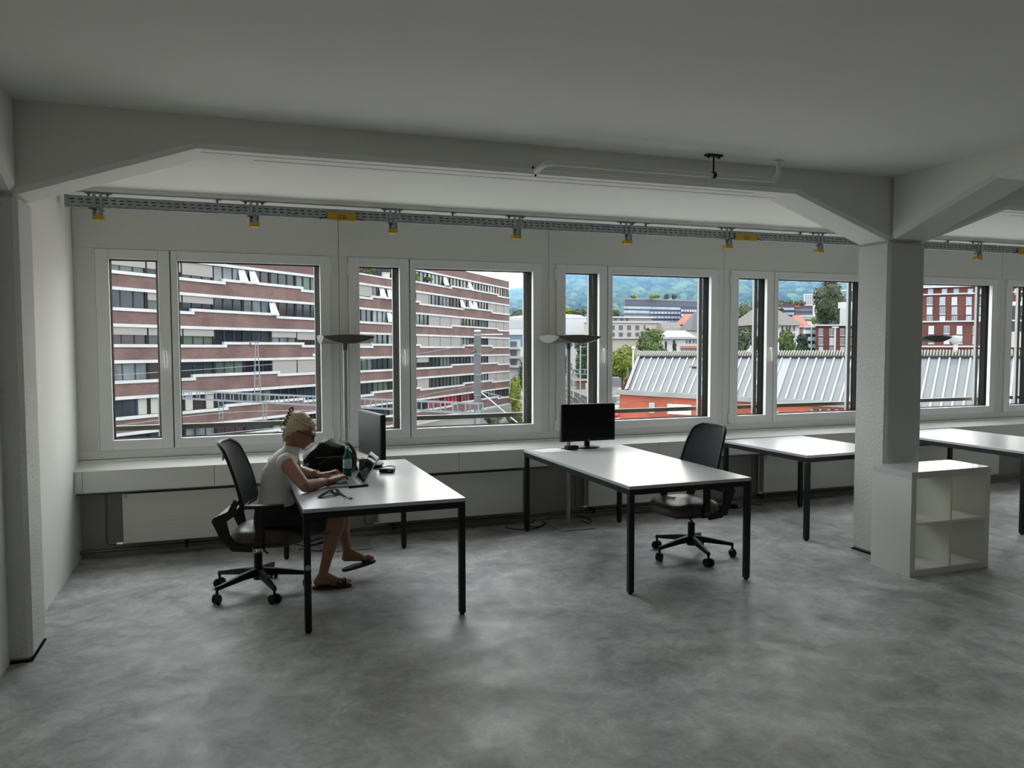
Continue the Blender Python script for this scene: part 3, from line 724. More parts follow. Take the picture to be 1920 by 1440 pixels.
for i in range(9):
    u = i/8; x = -.10+.24*u
    h = .125*math.sin(PI*(.08+.84*u))**.4
    rings.append([Vector((x, -.125-.05*math.copysign(abs(math.cos(a))**.6, math.cos(a))*math.sin(PI*(.1+.8*u))**.4, max(.003, h*(.5+.5*math.copysign(abs(math.sin(a))**.6, math.sin(a)))))) for a in [2*PI*j/18 for j in range(18)]])
MB().loft(rings).build('front_pocket', BAGM, t, smooth=True)
def bstrap(pts, n, w=.018):
    P = smoothpath(pts, 6); L = []
    for i, p in enumerate(P):
        td = (P[min(i+1, len(P)-1)]-P[max(i-1, 0)]).normalized(); sd_ = td.cross(Vector((0, -.3, 1))).normalized(); up_ = sd_.cross(td)
        L.append([p+sd_*w*.5, p-sd_*w*.5, p-sd_*w*.5+up_*.004, p+sd_*w*.5+up_*.004])
    return MB().loft(L).build(n, mat('strap_black', (.02, .02, .021), .35), t, smooth=False)
bstrap([(-.15, -.06, .14), (-.10, -.07, .19), (-.03, -.05, .226), (.0, -.04, .235), (.03, -.05, .222)], 'carry_handle')
bstrap([(-.17, -.09, .07), (-.20, -.12, .03), (-.15, -.17, .008), (-.05, -.18, .006), (.06, -.175, .01)], 'shoulder_strap', .028)
bstrap([(.06, -.03, .222), (.12, -.06, .19), (.155, -.10, .13), (.15, -.15, .05), (.12, -.18, .01)], 'shoulder_strap', .028)
MB().tube(smoothpath([(-.12, -.10, .11), (-.02, -.165, .118), (.08, -.165, .118), (.15, -.12, .11)], 6), .003, 6).build('zip', mat('zip_grey', (.12, .12, .12), .3, .6), t)

# cables on the floor
def fcable(label, pts, r=.0045):
    P = [atz(x, y, 0) for x, y in pts]; o = P[0]
    t = thing('floor_cable', label, 'cable', (o.x, o.y, 0), group='cables on the floor under the windows')
    MB().tube([Vector((p.x-o.x, p.y-o.y, r+(0 if i % 7 else .002))) for i, p in enumerate(smoothpath(P, 6))], r, 6).build('cord', CABLE, t, smooth=True)
fcable('black cable looping on the floor left of the middle lamp base', [(948, 990), (975, 994), (1010, 990), (1028, 978), (1030, 968), (1012, 966), (1004, 975), (992, 984), (1000, 989), (1016, 986), (1028, 972)])
fcable('black cable curling behind the middle lamp foot', [(1068, 968), (1090, 970), (1108, 976), (1104, 982), (1086, 976), (1070, 974)])
fcable('black cable tangle on the floor behind the woman\'s legs', [(548, 1020), (575, 1024), (612, 1014), (632, 1004), (600, 1010), (570, 1026), (590, 1034), (620, 1032), (655, 1030), (690, 1026), (678, 1008)])
fcable('second black cable under the desk with the laptop', [(560, 1032), (600, 1020), (640, 1012), (668, 1020), (640, 1030), (600, 1033)])
# floor sockets by the small desk
t = thing('floor_plugs', 'cluster of dark plugs and cables at the wall behind the empty chair', 'plug', (4.62, 6.55, 0))
for i in range(3): MB().box((-.08+i*.07, -.02, .004), (-.03+i*.07, .03, .034)).build('plug', BLACKP, t, bevel=.006)
MB().tube(smoothpath([(-.1, 0, .01), (.1, -.04, .006), (.25, .03, .02), (.4, -.02, .006)], 5), .005, 6).build('cord', CABLE, t)
# ================================================================== PERSON
def blob(name, mb, voxel, it, m, parent=None, fac=.5):
    me = bpy.data.meshes.new(name+'_src'); me.from_pydata(mb.v, [], mb.f)
    bm = bmesh.new(); bm.from_mesh(me); bmesh.ops.recalc_face_normals(bm, faces=bm.faces); bm.to_mesh(me); bm.free()
    ob = bpy.data.objects.new(name+'_src', me); COL.objects.link(ob)
    r = ob.modifiers.new('r', 'REMESH'); r.mode = 'VOXEL'; r.voxel_size = voxel
    s_ = ob.modifiers.new('s', 'SMOOTH'); s_.factor = fac; s_.iterations = it
    dg = bpy.context.evaluated_depsgraph_get(); dg.update()
    nm = bpy.data.meshes.new_from_object(ob.evaluated_get(dg)); nm.name = name
    bpy.data.objects.remove(ob); bpy.data.meshes.remove(me)
    for p in nm.polygons: p.use_smooth = True
    nm.materials.clear(); nm.materials.append(m)
    o = bpy.data.objects.new(name, nm); COL.objects.link(o)
    if parent: o.parent = parent
    return o
def cone(mb, p0, r0, p1, r1, n=4):
    p0 = Vector(p0); p1 = Vector(p1)
    mb.tube([p0.lerp(p1, i/n) for i in range(n+1)], [r0+(r1-r0)*i/n for i in range(n+1)], 14)
    mb.loft(sph(p0, r0, 14, 8)); mb.loft(sph(p1, r1, 14, 8))
def ell(mb, c, r, M=None, seg=18, ring=12):
    mb.loft(sph((0, 0, 0), 1, seg, ring, r, (M or Matrix.Identity(4)) if M is None else M) if False else [[(Matrix.Translation(c) @ (M or Matrix.Identity(4))) @ v for v in q] for q in sph((0, 0, 0), 1, seg, ring, r)])
YP = math.radians(-14)
fwd = Vector((math.cos(YP), math.sin(YP), 0)); lft = Vector((-math.sin(YP), math.cos(YP), 0)); zup = Vector((0, 0, 1))
SKIN = mat('skin', (.30, .135, .085), .5, var=.06, vscale=30)
SKIN.node_tree.nodes['Principled BSDF'].inputs['Subsurface Weight'].default_value = 0
BLOUSE = mat('white_blouse', (.70, .70, .69), .8, bump=.5, bscale=22)
SKIRT = mat('black_skirt', (.010, .010, .011), .75)
# torso rings: (x, z, half depth, half width, pitch of the ring)
TR = [(.268, .485, .118, .172, 0), (.275, .54, .118, .168, .02), (.280, .60, .110, .142, .05), (.285, .66, .107, .132, .1), (.291, .72, .108, .135, .18), (.303, .78, .106, .143, .32), (.326, .836, .096, .150, .55), (.352, .880, .078, .148, .75), (.372, .912, .056, .100, .85), (.388, .938, .045, .052, .9)]
def tring(x, z, hd, hw, pt_, grow=0, n=28, ex=2.3):
    c = Vector((x, 5.42, z)); ax = fwd*math.cos(pt_)-zup*math.sin(pt_)*1; r = []
    # ring normal leans forward by pt_
    for j in range(n):
        a = 2*PI*j/n; ca, sa = math.cos(a), math.sin(a)
        u = math.copysign(abs(ca)**(2/ex), ca)*(hd+grow); v = math.copysign(abs(sa)**(2/ex), sa)*(hw+grow)
        r.append(c+ax*u+lft*v)
    return r
HC = Vector((.445, 5.385, 1.076)); HP = math.radians(28)
HM = Matrix.Translation(HC) @ Matrix(((fwd.x, lft.x, 0, 0), (fwd.y, lft.y, 0, 0), (0, 0, 1, 0), (0, 0, 0, 1))) @ Matrix.Rotation(HP, 4, 'Y')
def hl_(x, y, z): return HM @ Vector((x, y, z))
mb = MB()
mb.loft([tring(*t, grow=-.012) for t in TR])
# neck
cone(mb, (.372, 5.405, .915), .050, hl_(-.022, 0, -.070), .045)
# head
R3 = HM.to_3x3().to_4x4()
def hell(c, r): ell(mb, hl_(*c), r, R3)
hell((-.005, 0, .012), (.090, .073, .085)); hell((.030, 0, -.030), (.062, .062, .075)); hell((.040, 0, -.072), (.045, .046, .042)); hell((.062, 0, -.100), (.020, .022, .018))
cone(mb, hl_(.085, 0, -.002), .010, hl_(.104, 0, -.036), .010); cone(mb, hl_(.104, 0, -.036), .0105, hl_(.088, 0, -.046), .012)
for s in (-1, 1):
    cone(mb, hl_(.096, s*.009, -.040), .007, hl_(.088, s*.010, -.042), .007)
    hell((-.006, s*.071, -.022), (.019, .009, .028)); hell((.066, s*.034, -.035), (.026, .024, .022)); hell((.074, s*.030, .014), (.020, .026, .010))
hell((.082, 0, -.066), (.013, .022, .006)); hell((.080, 0, -.077), (.012, .019, .006))
# arms
NS, NE, NW = Vector((.338, 5.262, .868)), Vector((.432, 5.018, .7545)), Vector((.592, 5.195, .748))
FS, FE, FWv = Vector((.392, 5.575, .870)), Vector((.425, 5.715, .753)), Vector((.567, 5.462, .749))
for S_, E_, W_ in ((NS, NE, NW), (FS, FE, FWv)):
    cone(mb, S_, .050, S_.lerp(E_, .45), .045); cone(mb, S_.lerp(E_, .45), .045, E_, .036)
    cone(mb, E_, .037, E_.lerp(W_, .35), .037); cone(mb, E_.lerp(W_, .35), .037, W_, .0225)
    cone(mb, (.35, 5.42, .868), .055, S_, .050)
# hands: palm, four fingers of unequal length with knuckle bends, thumb from the side of the palm
KEYZ = DH+.0175
def hand(wr, dirv, side, lift):
    d = Vector((dirv[0], dirv[1], 0)).normalized(); s_ = Vector((-d.y, d.x, 0))*side      # s_: towards the thumb side
    wr = Vector(wr)
    k0 = wr+d*.075+zup*.016
    for i in range(4):                                   # palm as four metacarpal cones
        q = (i-1.5)*.0185
        cone(mb, wr+s_*(-q*.55)+d*.006, .0165, k0-s_*q+zup*(-.002*abs(i-1.3)), .0125)
    Ls = [(.038, .024, .018), (.043, .027, .019), (.040, .025, .019), (.031, .019, .016)]
    for i in range(4):                                   # index first (thumb side)
        q = (i-1.5)*.0185; b = k0-s_*q; sp = d*1.0-s_*(q*2.2); sp.normalize(); l1, l2, l3 = Ls[i]
        up1 = lift[i]
        p1 = b+sp*l1*.93+zup*(.006+up1); p2 = p1+sp*l2*.80-zup*(.012+up1*.3); p3 = p2+sp*l3*.55-zup*l3*.70
        p3.z = max(p3.z, KEYZ+.006); p2.z = max(p2.z, KEYZ+.008)
        cone(mb, b, .0098, p1, .0088); cone(mb, p1, .0088, p2, .0078); cone(mb, p2, .0078, p3, .0068)
    t0 = wr+d*.022+s_*.018; t1 = wr+d*.048+s_*.040-zup*.004; t2 = t1+d*.028+s_*.010-zup*.006; t3 = t2+d*.022-s_*.003-zup*.002
    for p in (t1, t2, t3): p.z = max(p.z, KEYZ+.008)
    cone(mb, t0, .015, t1, .0115); cone(mb, t1, .0115, t2, .0095); cone(mb, t2, .0095, t3, .0078)
hand(NW, (.90, .44), 1, (.002, .006, .004, .001))
hand(FWv, (.93, -.36), -1, (.006, .010, .010, .006))
# legs and feet
legs = [((.262, 5.345, .505), (.672, 5.325, .437), (.563, 5.335, .092)), ((.288, 5.505, .505), (.722, 5.490, .462), (.752, 5.500, .198))]
for i, (hp_, kn, an) in enumerate(legs):
    hp_, kn, an = map(Vector, (hp_, kn, an))
    cone(mb, hp_, .082, hp_.lerp(kn, .55), .066); cone(mb, hp_.lerp(kn, .55), .066, kn, .049)
    bend = (kn-an).cross(lft).normalized()*(-.012)
    cf = kn.lerp(an, .32)-fwd*.014
    cone(mb, kn, .047, cf, .050); cone(mb, cf, .050, kn.lerp(an, .68)-fwd*.006, .036); cone(mb, kn.lerp(an, .68)-fwd*.006, .036, an, .030)
def foot(an, heel, ball, toe, sd_):
    an, heel, ball, toe = map(Vector, (an, heel, ball, toe))
    cone(mb, an, .031, heel, .027); cone(mb, an+(ball-an)*.08, .030, ball, .021); cone(mb, heel, .025, ball, .020)
    ax = (toe-ball).normalized(); sv = ax.cross(zup).normalized()
    for k in range(5):
        o_ = sv*(k-2)*.0145; ln = (1.0, .98, .92, .84, .74)[k] if sd_ > 0 else (1.0, .98, .92, .84, .74)[4-k]
        cone(mb, ball+o_*.8, .016, ball+o_+(toe-ball)*ln, .0095 if k not in ((0,) if sd_ > 0 else (4,)) else .012)
foot((.563, 5.335, .092), (.528, 5.337, .048), (.672, 5.322, .040), (.738, 5.312, .032), 1)
foot((.752, 5.500, .198), (.738, 5.502, .150), (.868, 5.485, .136), (.925, 5.475, .146), -1)
PR = blob('person', mb, .0052, 4, SKIN)
tag(PR, 'woman in white sleeveless blouse and black skirt typing on a laptop at the desk', 'person')

# blouse: follows the torso, cap sleeves, hem over the skirt
mb = MB()
mb.loft([tring(t[0], t[1], t[2], t[3], t[4], grow=.004) for t in TR[1:10]])
cone(mb, (.36, 5.42, .868), .062, NS+Vector((-.006, .010, .006)), .058); cone(mb, (.36, 5.42, .868), .062, FS+Vector((-.006, -.010, .006)), .058)
ell(mb, (.375, 5.36, .792), (.045, .05, .05)); ell(mb, (.395, 5.46, .792), (.045, .05, .05))
cone(mb, (.366, 5.412, .905), .064, (.380, 5.405, .944), .056)
bl = blob('blouse', mb, .0055, 5, BLOUSE, PR)
# seams and the row of buttons down the back
def backp(z, side=0, out_=.008):
    for (a, b) in zip(TR, TR[1:]):
        if a[1] <= z <= b[1]:
            t = (z-a[1])/(b[1]-a[1]); x = a[0]+(b[0]-a[0])*t; hd = a[2]+(b[2]-a[2])*t; hw = a[3]+(b[3]-a[3])*t; p_ = a[4]+(b[4]-a[4])*t
            an = PI-side; ax = fwd*math.cos(p_)-zup*math.sin(p_)
            ca, sa = math.cos(an), math.sin(an)
            return Vector((x, 5.42, z))+ax*(math.copysign(abs(ca)**.87, ca)*(hd+out_))+lft*(-math.copysign(abs(sa)**.87, sa)*(hw+out_))
SEAMW = mat('blouse_seam', (.74, .74, .73), .7)
for i in range(13):
    z = .575+.021*i; bt = MB(); bt.loft(sph(backp(z, 0, .004), .008, 10, 6)); bt.build('button', SEAMW, bl, smooth=True)
for sd_ in (.55, .95):
    MB().tube(smoothpath([backp(z, -sd_, .0035) for z in (.56, .62, .68, .74, .79)], 4), .0022, 5).build('seam', SEAMW, bl, smooth=True)
MB().tube(smoothpath([backp(.645, a, .0035) for a in (-.1, -.5, -.9, -1.3, -1.6)], 4), .002, 5).build('seam', SEAMW, bl, smooth=True)

# skirt
mb = MB()
mb.loft([tring(t[0], t[1], t[2]+.010, t[3]+.010, t[4]) for t in ((.262, .458, .118, .176, 0), (.268, .50, .122, .178, 0), (.275, .55, .120, .170, .02), (.280, .585, .113, .150, .05))])
for (hp_, kn, an) in legs:
    hp_, kn = Vector(hp_), Vector(kn); e_ = hp_.lerp(kn, .66)
    cone(mb, hp_+Vector((0, 0, .0)), .092, e_, .082, 5)
ell(mb, (.42, 5.42, .468), (.14, .10, .07))
blob('skirt', mb, .006, 5, SKIRT, PR)

# hair, clip, glasses
HAIR = mat('blonde_hair', (.50, .39, .20), .42, bump=.0)
hn = HAIR.node_tree; wv = hn.nodes.new('ShaderNodeTexNoise'); wv.inputs['Scale'].default_value = 1; wv.inputs['Detail'].default_value = 4
tcn = hn.nodes.new('ShaderNodeTexCoord'); mpn = hn.nodes.new('ShaderNodeMapping'); mpn.inputs['Rotation'].default_value = (0, -.35, 0); mpn.inputs['Scale'].default_value = (14, 170, 170)
hn.links.new(tcn.outputs['Object'], mpn.inputs[0]); hn.links.new(mpn.outputs[0], wv.inputs['Vector'])
rr_ = hn.nodes.new('ShaderNodeValToRGB'); rr_.color_ramp.elements[0].position = .3; rr_.color_ramp.elements[1].position = .7; rr_.color_ramp.elements[0].color = (.36, .27, .12, 1); rr_.color_ramp.elements[1].color = (.82, .71, .48, 1)
hn.links.new(wv.outputs['Fac'], rr_.inputs[0]); hn.links.new(rr_.outputs[0], hn.nodes['Principled BSDF'].inputs['Base Color'])
bp_ = hn.nodes.new('ShaderNodeBump'); bp_.inputs['Strength'].default_value = .5; bp_.inputs['Distance'].default_value = .004
hn.links.new(wv.outputs['Fac'], bp_.inputs['Height']); hn.links.new(bp_.outputs[0], hn.nodes['Principled BSDF'].inputs['Normal'])
mb = MB()
def h2(c, r): ell(mb, hl_(*c), r, R3)
h2((-.028, 0, .026), (.088, .080, .082)); h2((.012, 0, .056), (.067, .060, .041)); h2((-.060, 0, -.022), (.048, .060, .060))
h2((-.100, 0, .022), (.030, .036, .042)); h2((-.088, 0, .058), (.026, .030, .024)); h2((-.078, 0, -.055), (.024, .038, .056)); h2((-.066, 0, -.100), (.016, .030, .030));
for s in (-1, 1): cone(mb, hl_(.045, s*.060, .030), .008, hl_(-.03, s*.070, -.018), .012)
hr_ = blob('hair', mb, .005, 4, HAIR, PR)
R9 = random.Random(4)
HAIRD = mat('hair_dark_lock', (.36, .27, .13), .5); HAIRL = mat('hair_bright_lock', (.80, .70, .48), .4)  # darker and paler strands alternate with the base hair colour
for i in range(26):                                   # locks swept back to the clip
    a = -1.45+2.9*i/25; y0 = math.sin(a); 
    ca = math.cos(a); pts = [hl_(.070-.035*abs(y0), .056*y0, .034+.040*ca), hl_(.01, .071*y0, .034+.060*ca), hl_(-.06, .068*y0, .024+.062*ca), hl_(-.104, .026*y0, .022+.020*ca)]
    MB().tube(smoothpath(pts, 5), [.003]+[.0060]*14+[.003], 5).build('lock', (HAIR, HAIRD, HAIRL)[i % 3], hr_, smooth=True)
for i in range(7):                                    # loose ends at the nape and on top
    q = R9.uniform(-.03, .03); MB().tube(smoothpath([hl_(-.090, q*.5, .0), hl_(-.098, q, -.04), hl_(-.080+R9.uniform(-.01, .01), q*1.3, -.10)], 4), [.005, .005, .005, .004, .004, .004, .003, .002, .002], 5).build('lock', HAIR, hr_, smooth=True)
CLIP = mat('clip_brown', (.035, .018, .010), .3)
mb = MB()
for s in (-1, 1):
    for i in range(4):
        z = .06-.024*i; mb.tube(smoothpath([hl_(-.118, s*.012, z+.006), hl_(-.126, s*.030, z), hl_(-.108, s*.040, z-.006), hl_(-.088, s*.030, z-.010)], 4), .004, 6)
    mb.tube(smoothpath([hl_(-.118, s*.012, .07), hl_(-.124, s*.012, .02), hl_(-.112, s*.012, -.03)], 4), .005, 6)
    mb.tube(smoothpath([hl_(-.118, s*.010, .07), hl_(-.130, s*.016, .085), hl_(-.120, s*.014, .100), hl_(-.108, s*.012, .088), hl_(-.115, s*.010, .072)], 4), .004, 6)
mb.build('hair_clip', CLIP, PR, smooth=True)
GLF = mat('glasses_black', (.01, .01, .01), .3)
gl_ = MB()
for s in (-1, 1):
    rim = [hl_(.099-.008*abs(math.cos(a)*.024+.034)/.05, s*(.034+.024*math.cos(a)), -.008+.017*math.sin(a)) for a in [2*PI*k/18 for k in range(19)]]
    gl_.tube(rim, .0026, 6, cap=False)
    gl_.tube(smoothpath([hl_(.090, s*.058, -.002), hl_(.06, s*.073, -.004), hl_(.0, s*.080, -.008), hl_(-.018, s*.080, -.024)], 4), .0030, 6)
gl_.tube([hl_(.099, -.011, -.004), hl_(.104, 0, -.001), hl_(.099, .011, -.004)], .0024, 6)
gl_.build('glasses', GLF, PR, smooth=True)
# bracelets on the far wrist and a ring of beads on the near one
for k, (W_, E_, q, rr) in enumerate(((FWv, FE, .10, .0275), (FWv, FE, .17, .029), (NW, NE, .10, .0275))):
    c = W_.lerp(E_, q); d = (E_-W_).normalized(); u = d.orthogonal().normalized(); v = d.cross(u)
    MB().tube([c+(u*math.cos(a)+v*math.sin(a))*rr for a in [2*PI*j/20 for j in range(21)]], .0028, 6, cap=False).build('bracelet', mat('bracelet', (.35, .22, .10), .3, .5), PR, smooth=True)
# slides
SOLE = mat('sandal_black', (.012, .012, .012), .6)
def slide(heel, toe, wd_):
    heel, toe = Vector(heel), Vector(toe); ax = (toe-heel); L_ = ax.length; ax.normalize(); sv = ax.cross(zup).normalized(); n_ = sv.cross(ax)
    rg = []
    for i in range(13):
        u = i/12; w2 = wd_*(.78+.25*math.sin(PI*(u*.8+.15)))*math.sqrt(max(.03, 1-abs(2*u-1)**5)); th = .020 if u < .5 else .017
        rg.append([heel+ax*L_*u+sv*w2*q+n_*z for q, z in ((-1, 0), (1, 0), (1, th), (-1, th))])
    so_ = MB().loft(rg).build('sandal', SOLE, PR, bevel=.003)
    st_ = []
    for j in range(11):
        a = PI*j/10; st_.append([heel+ax*L_*u+sv*(math.cos(a)*(wd_+.004))+n_*(.016+math.sin(a)*.046) for u in (.62, .86)]+[heel+ax*L_*u+sv*(math.cos(a)*wd_)+n_*(.016+math.sin(a)*.042) for u in (.86, .62)])
    MB().loft(st_).build('strap', SOLE, so_, smooth=True)
    for j in range(5):
        for u in (.68, .74, .80):
            a = PI*(j+3)/10; c = heel+ax*L_*u+sv*(math.cos(a)*(wd_+.005))+n_*(.016+math.sin(a)*.048)
            if u != .74 or j % 2: MB().loft(sph(c, .004, 6, 4)).build('stud', CHROME, so_)
slide((.498, 5.342, .0), (.752, 5.310, .0), .040)
slide((.716, 5.505, .052), (.945, 5.472, .108), .040)
# ================================================================== OUTSIDE
GZ = -11.0
_mat, _brick, EXK = mat, brickmat, .70          # outdoor colours and gloss cut to offset the strengthened sky, not their own tone
def mat(name, col, rough=.6, metal=0, spec=.22, **kw):
    if kw.get('col2'): kw['col2'] = tuple(c*EXK for c in kw['col2'])
    return _mat('outdoor_'+name, tuple(c*EXK for c in col), rough, metal, spec, **kw)
def brickmat(name, c1, c2, mo, *a):
    m = _brick(name, *[tuple(c*EXK for c in q) for q in (c1, c2, mo)], *a); m.node_tree.nodes['Principled BSDF'].inputs['Specular IOR Level'].default_value = .15; return m
EXW = mat('pale_concrete', (.40, .40, .395), .8, var=.10, vscale=.5)
EXD = mat('dark_frame', (.018, .022, .028), .5)
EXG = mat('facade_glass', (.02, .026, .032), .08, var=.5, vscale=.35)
EXGS = [EXG, mat('facade_reflection_green', (.035, .05, .045), .1, col2=(.09, .11, .09), vscale=.5), mat('facade_glass_dark', (.010, .013, .018), .08), EXG, mat('facade_reflection_light', (.05, .06, .07), .1, col2=(.16, .18, .19), vscale=.45), mat('facade_reflection_warm', (.045, .026, .024), .1, col2=(.02, .02, .025), vscale=.6)]  # reflections painted in as green, light and warm pane tones
BLIND = mat('beige_blind', (.225, .21, .20), .8)
LEAF1 = mat('leaf_mid', (.035, .062, .018), .8, col2=(.085, .125, .035), vscale=.6)
LEAF2 = mat('leaf_dark', (.016, .032, .018), .8, col2=(.04, .065, .032), vscale=.5)
LEAF3 = mat('leaf_bright', (.09, .12, .015), .8, col2=(.17, .19, .03), vscale=.7)
LEAF4 = mat('leaf_grey', (.045, .06, .035), .8, col2=(.09, .11, .06), vscale=.5)
BARK = mat('bark', (.05, .04, .03), .9)
GALV = mat('galvanised_mast', (.15, .165, .175), .6, 0)
GROUND = mat('gravel', (.10, .098, .092), .95, col2=(.17, .165, .15), vscale=.15)
BRK1 = brickmat('facade_brick', (.098, .052, .049), (.13, .078, .070), (.155, .13, .122), .27, .08)
BRK2 = brickmat('shed_brick', (.34, .075, .040), (.24, .055, .032), (.26, .12, .085), .26, .075)
BRK3 = brickmat('house_brick', (.125, .042, .036), (.10, .035, .032), (.11, .06, .055), .26, .075)

# ground
mb = MB(); a = Vector((-260, 10, GZ)); mb.box((-300, 9, GZ-1), (700, 900, GZ))
g = mb.build('ground', GROUND); struct(g, 'gravel and paving of the railway yard outside', 'ground')

# ---------------------------------------------------------------- curved brick office block
cpx = [90, 205, 405, 602, 672, 780, 955]; cdep = [63, 70, 81.7, 97, 105, 120, 158.6]; L3y = [606, 609.2, 615.6, 621.2, 624.4, 628, 634.5]
FH = 3.3
P3 = [at(px, y, d) for px, d, y in zip(cpx, cdep, L3y)]
# dense polyline
def interp(px):
    if px <= cpx[0]: i = 0
    else: i = max(k for k in range(len(cpx)-1) if cpx[k] <= px+1e-6) if px < cpx[-1] else len(cpx)-2
    # 1/d is close to linear in px along a straight wall
    t = (px-cpx[i])/(cpx[i+1]-cpx[i]); d = 1/((1-t)/cdep[i]+t/cdep[i+1])
    y = L3y[i]*(1-t)+L3y[i+1]*t
    return at(px, y, d)
dense = [interp(90+(955-90)*k/400) for k in range(401)]
dpx = [90+(955-90)*k/400 for k in range(401)]
ss = [0]
for a, b in zip(dense, dense[1:]): ss.append(ss[-1]+(b-a).xy.length)
SL = ss[-1]
def s_of(px):
    for k in range(400):
        if dpx[k+1] >= px: t = (px-dpx[k])/(dpx[k+1]-dpx[k]); return ss[k]+(ss[k+1]-ss[k])*t
    return SL
sm = smoothpath([interp(p) for p in (90, 150, 205, 300, 405, 500, 602, 690, 780, 870, 955)], 12)
sms = [0]
for a, b in zip(sm, sm[1:]): sms.append(sms[-1]+(b-a).xy.length)
def pt(s, off=0, z=0):
    s_ = max(0, min(sms[-1]-1e-4, s*sms[-1]/SL))
    k = 0
    while sms[k+1] < s_: k += 1
    t = (s_-sms[k])/(sms[k+1]-sms[k]); p = sm[k].lerp(sm[k+1], t)
    td = (sm[min(k+1, len(sm)-1)]-sm[max(k-1, 0)]).to_2d().normalized()
    nx, ny = td.y, -td.x                      # outward normal (towards the viewer)
    return Vector((p.x+nx*off, p.y+ny*off, p.z+z))
BB = thing('office_block', 'long curved brick office block with stepped white bands filling the left windows', 'building', pt(SL*.5, -10, 0)*1.0)
BB.location.z = GZ; BL = BB.location.copy()
def strip(mb, s0, s1, z0, z1, o0, o1, step=1.6):
    n = max(1, int((s1-s0)/step)); S_ = [s0+(s1-s0)*i/n for i in range(n+1)]
    fr = [(pt(s, o1, z0)-BL, pt(s, o1, z1)-BL, pt(s, o0, z0)-BL, pt(s, o0, z1)-BL) for s in S_]
    for i in range(n):
        a, b = fr[i], fr[i+1]
        mb.add([a[0], b[0], b[1], a[1]], [(0, 1, 2, 3)], [[(S_[i], z0), (S_[i+1], z0), (S_[i+1], z1), (S_[i], z1)]])
        mb.add([a[1], b[1], b[3], a[3]], [(0, 1, 2, 3)], [[(S_[i], 0), (S_[i+1], 0), (S_[i+1], .1), (S_[i], .1)]])
        mb.add([a[2], b[2], b[0], a[0]], [(0, 1, 2, 3)], [[(S_[i], 0), (S_[i+1], 0), (S_[i+1], .1), (S_[i], .1)]])
    for e, fl_ in ((fr[0], 0), (fr[-1], 1)):
        q = [e[0], e[1], e[3], e[2]]
        mb.add(q, [(0, 1, 2, 3)], [[(0, z0), (0, z1), (.3, z1), (.3, z0)]])
    return mb
stepsA = [(206, 0), (421, 1), (566, 0), (697, 1), (787, 0), (869, 1), (922, 0)]     # (px, raised?) odd floors
stepsB = [(361, 1), (520, 0), (846, 1), (933, 0)]
blinds = {0: [(910, 922, 1)], 1: [(204, 345, .68), (346, 413, .8), (672, 693, .92), (775, 815, 1), (909, 956, 1)],
          2: [(276, 413, .45), (816, 866, 1), (909, 956, 1)],
          3: [(208, 413, .45), (522, 569, .45), (570, 640, .6), (655, 693, 1), (775, 866, 1), (909, 956, 1)],
          4: [(522, 640, 1), (775, 816, .5), (909, 956, 1)], 5: [(775, 816, 1), (909, 956, 1)], 6: [], 7: []}
vents = {0: [835, 881], 1: [456, 476, 717, 731, 866, 882, 890], 2: [512, 730]}
RED = mat('red_curtain', (.30, .015, .02), .8); CURT = mat('cream_curtain', (.30, .30, .26), .8)
nb = 24; s_first = s_of(205)-4.2*2
bounds = [max(0, s_first+4.2*i) for i in range(nb+2)]; bounds = [b for b in bounds if b < SL-.5]+[SL]
px_of = lambda s: next((dpx[k] for k in range(401) if ss[k] >= s-1e-6), 955)
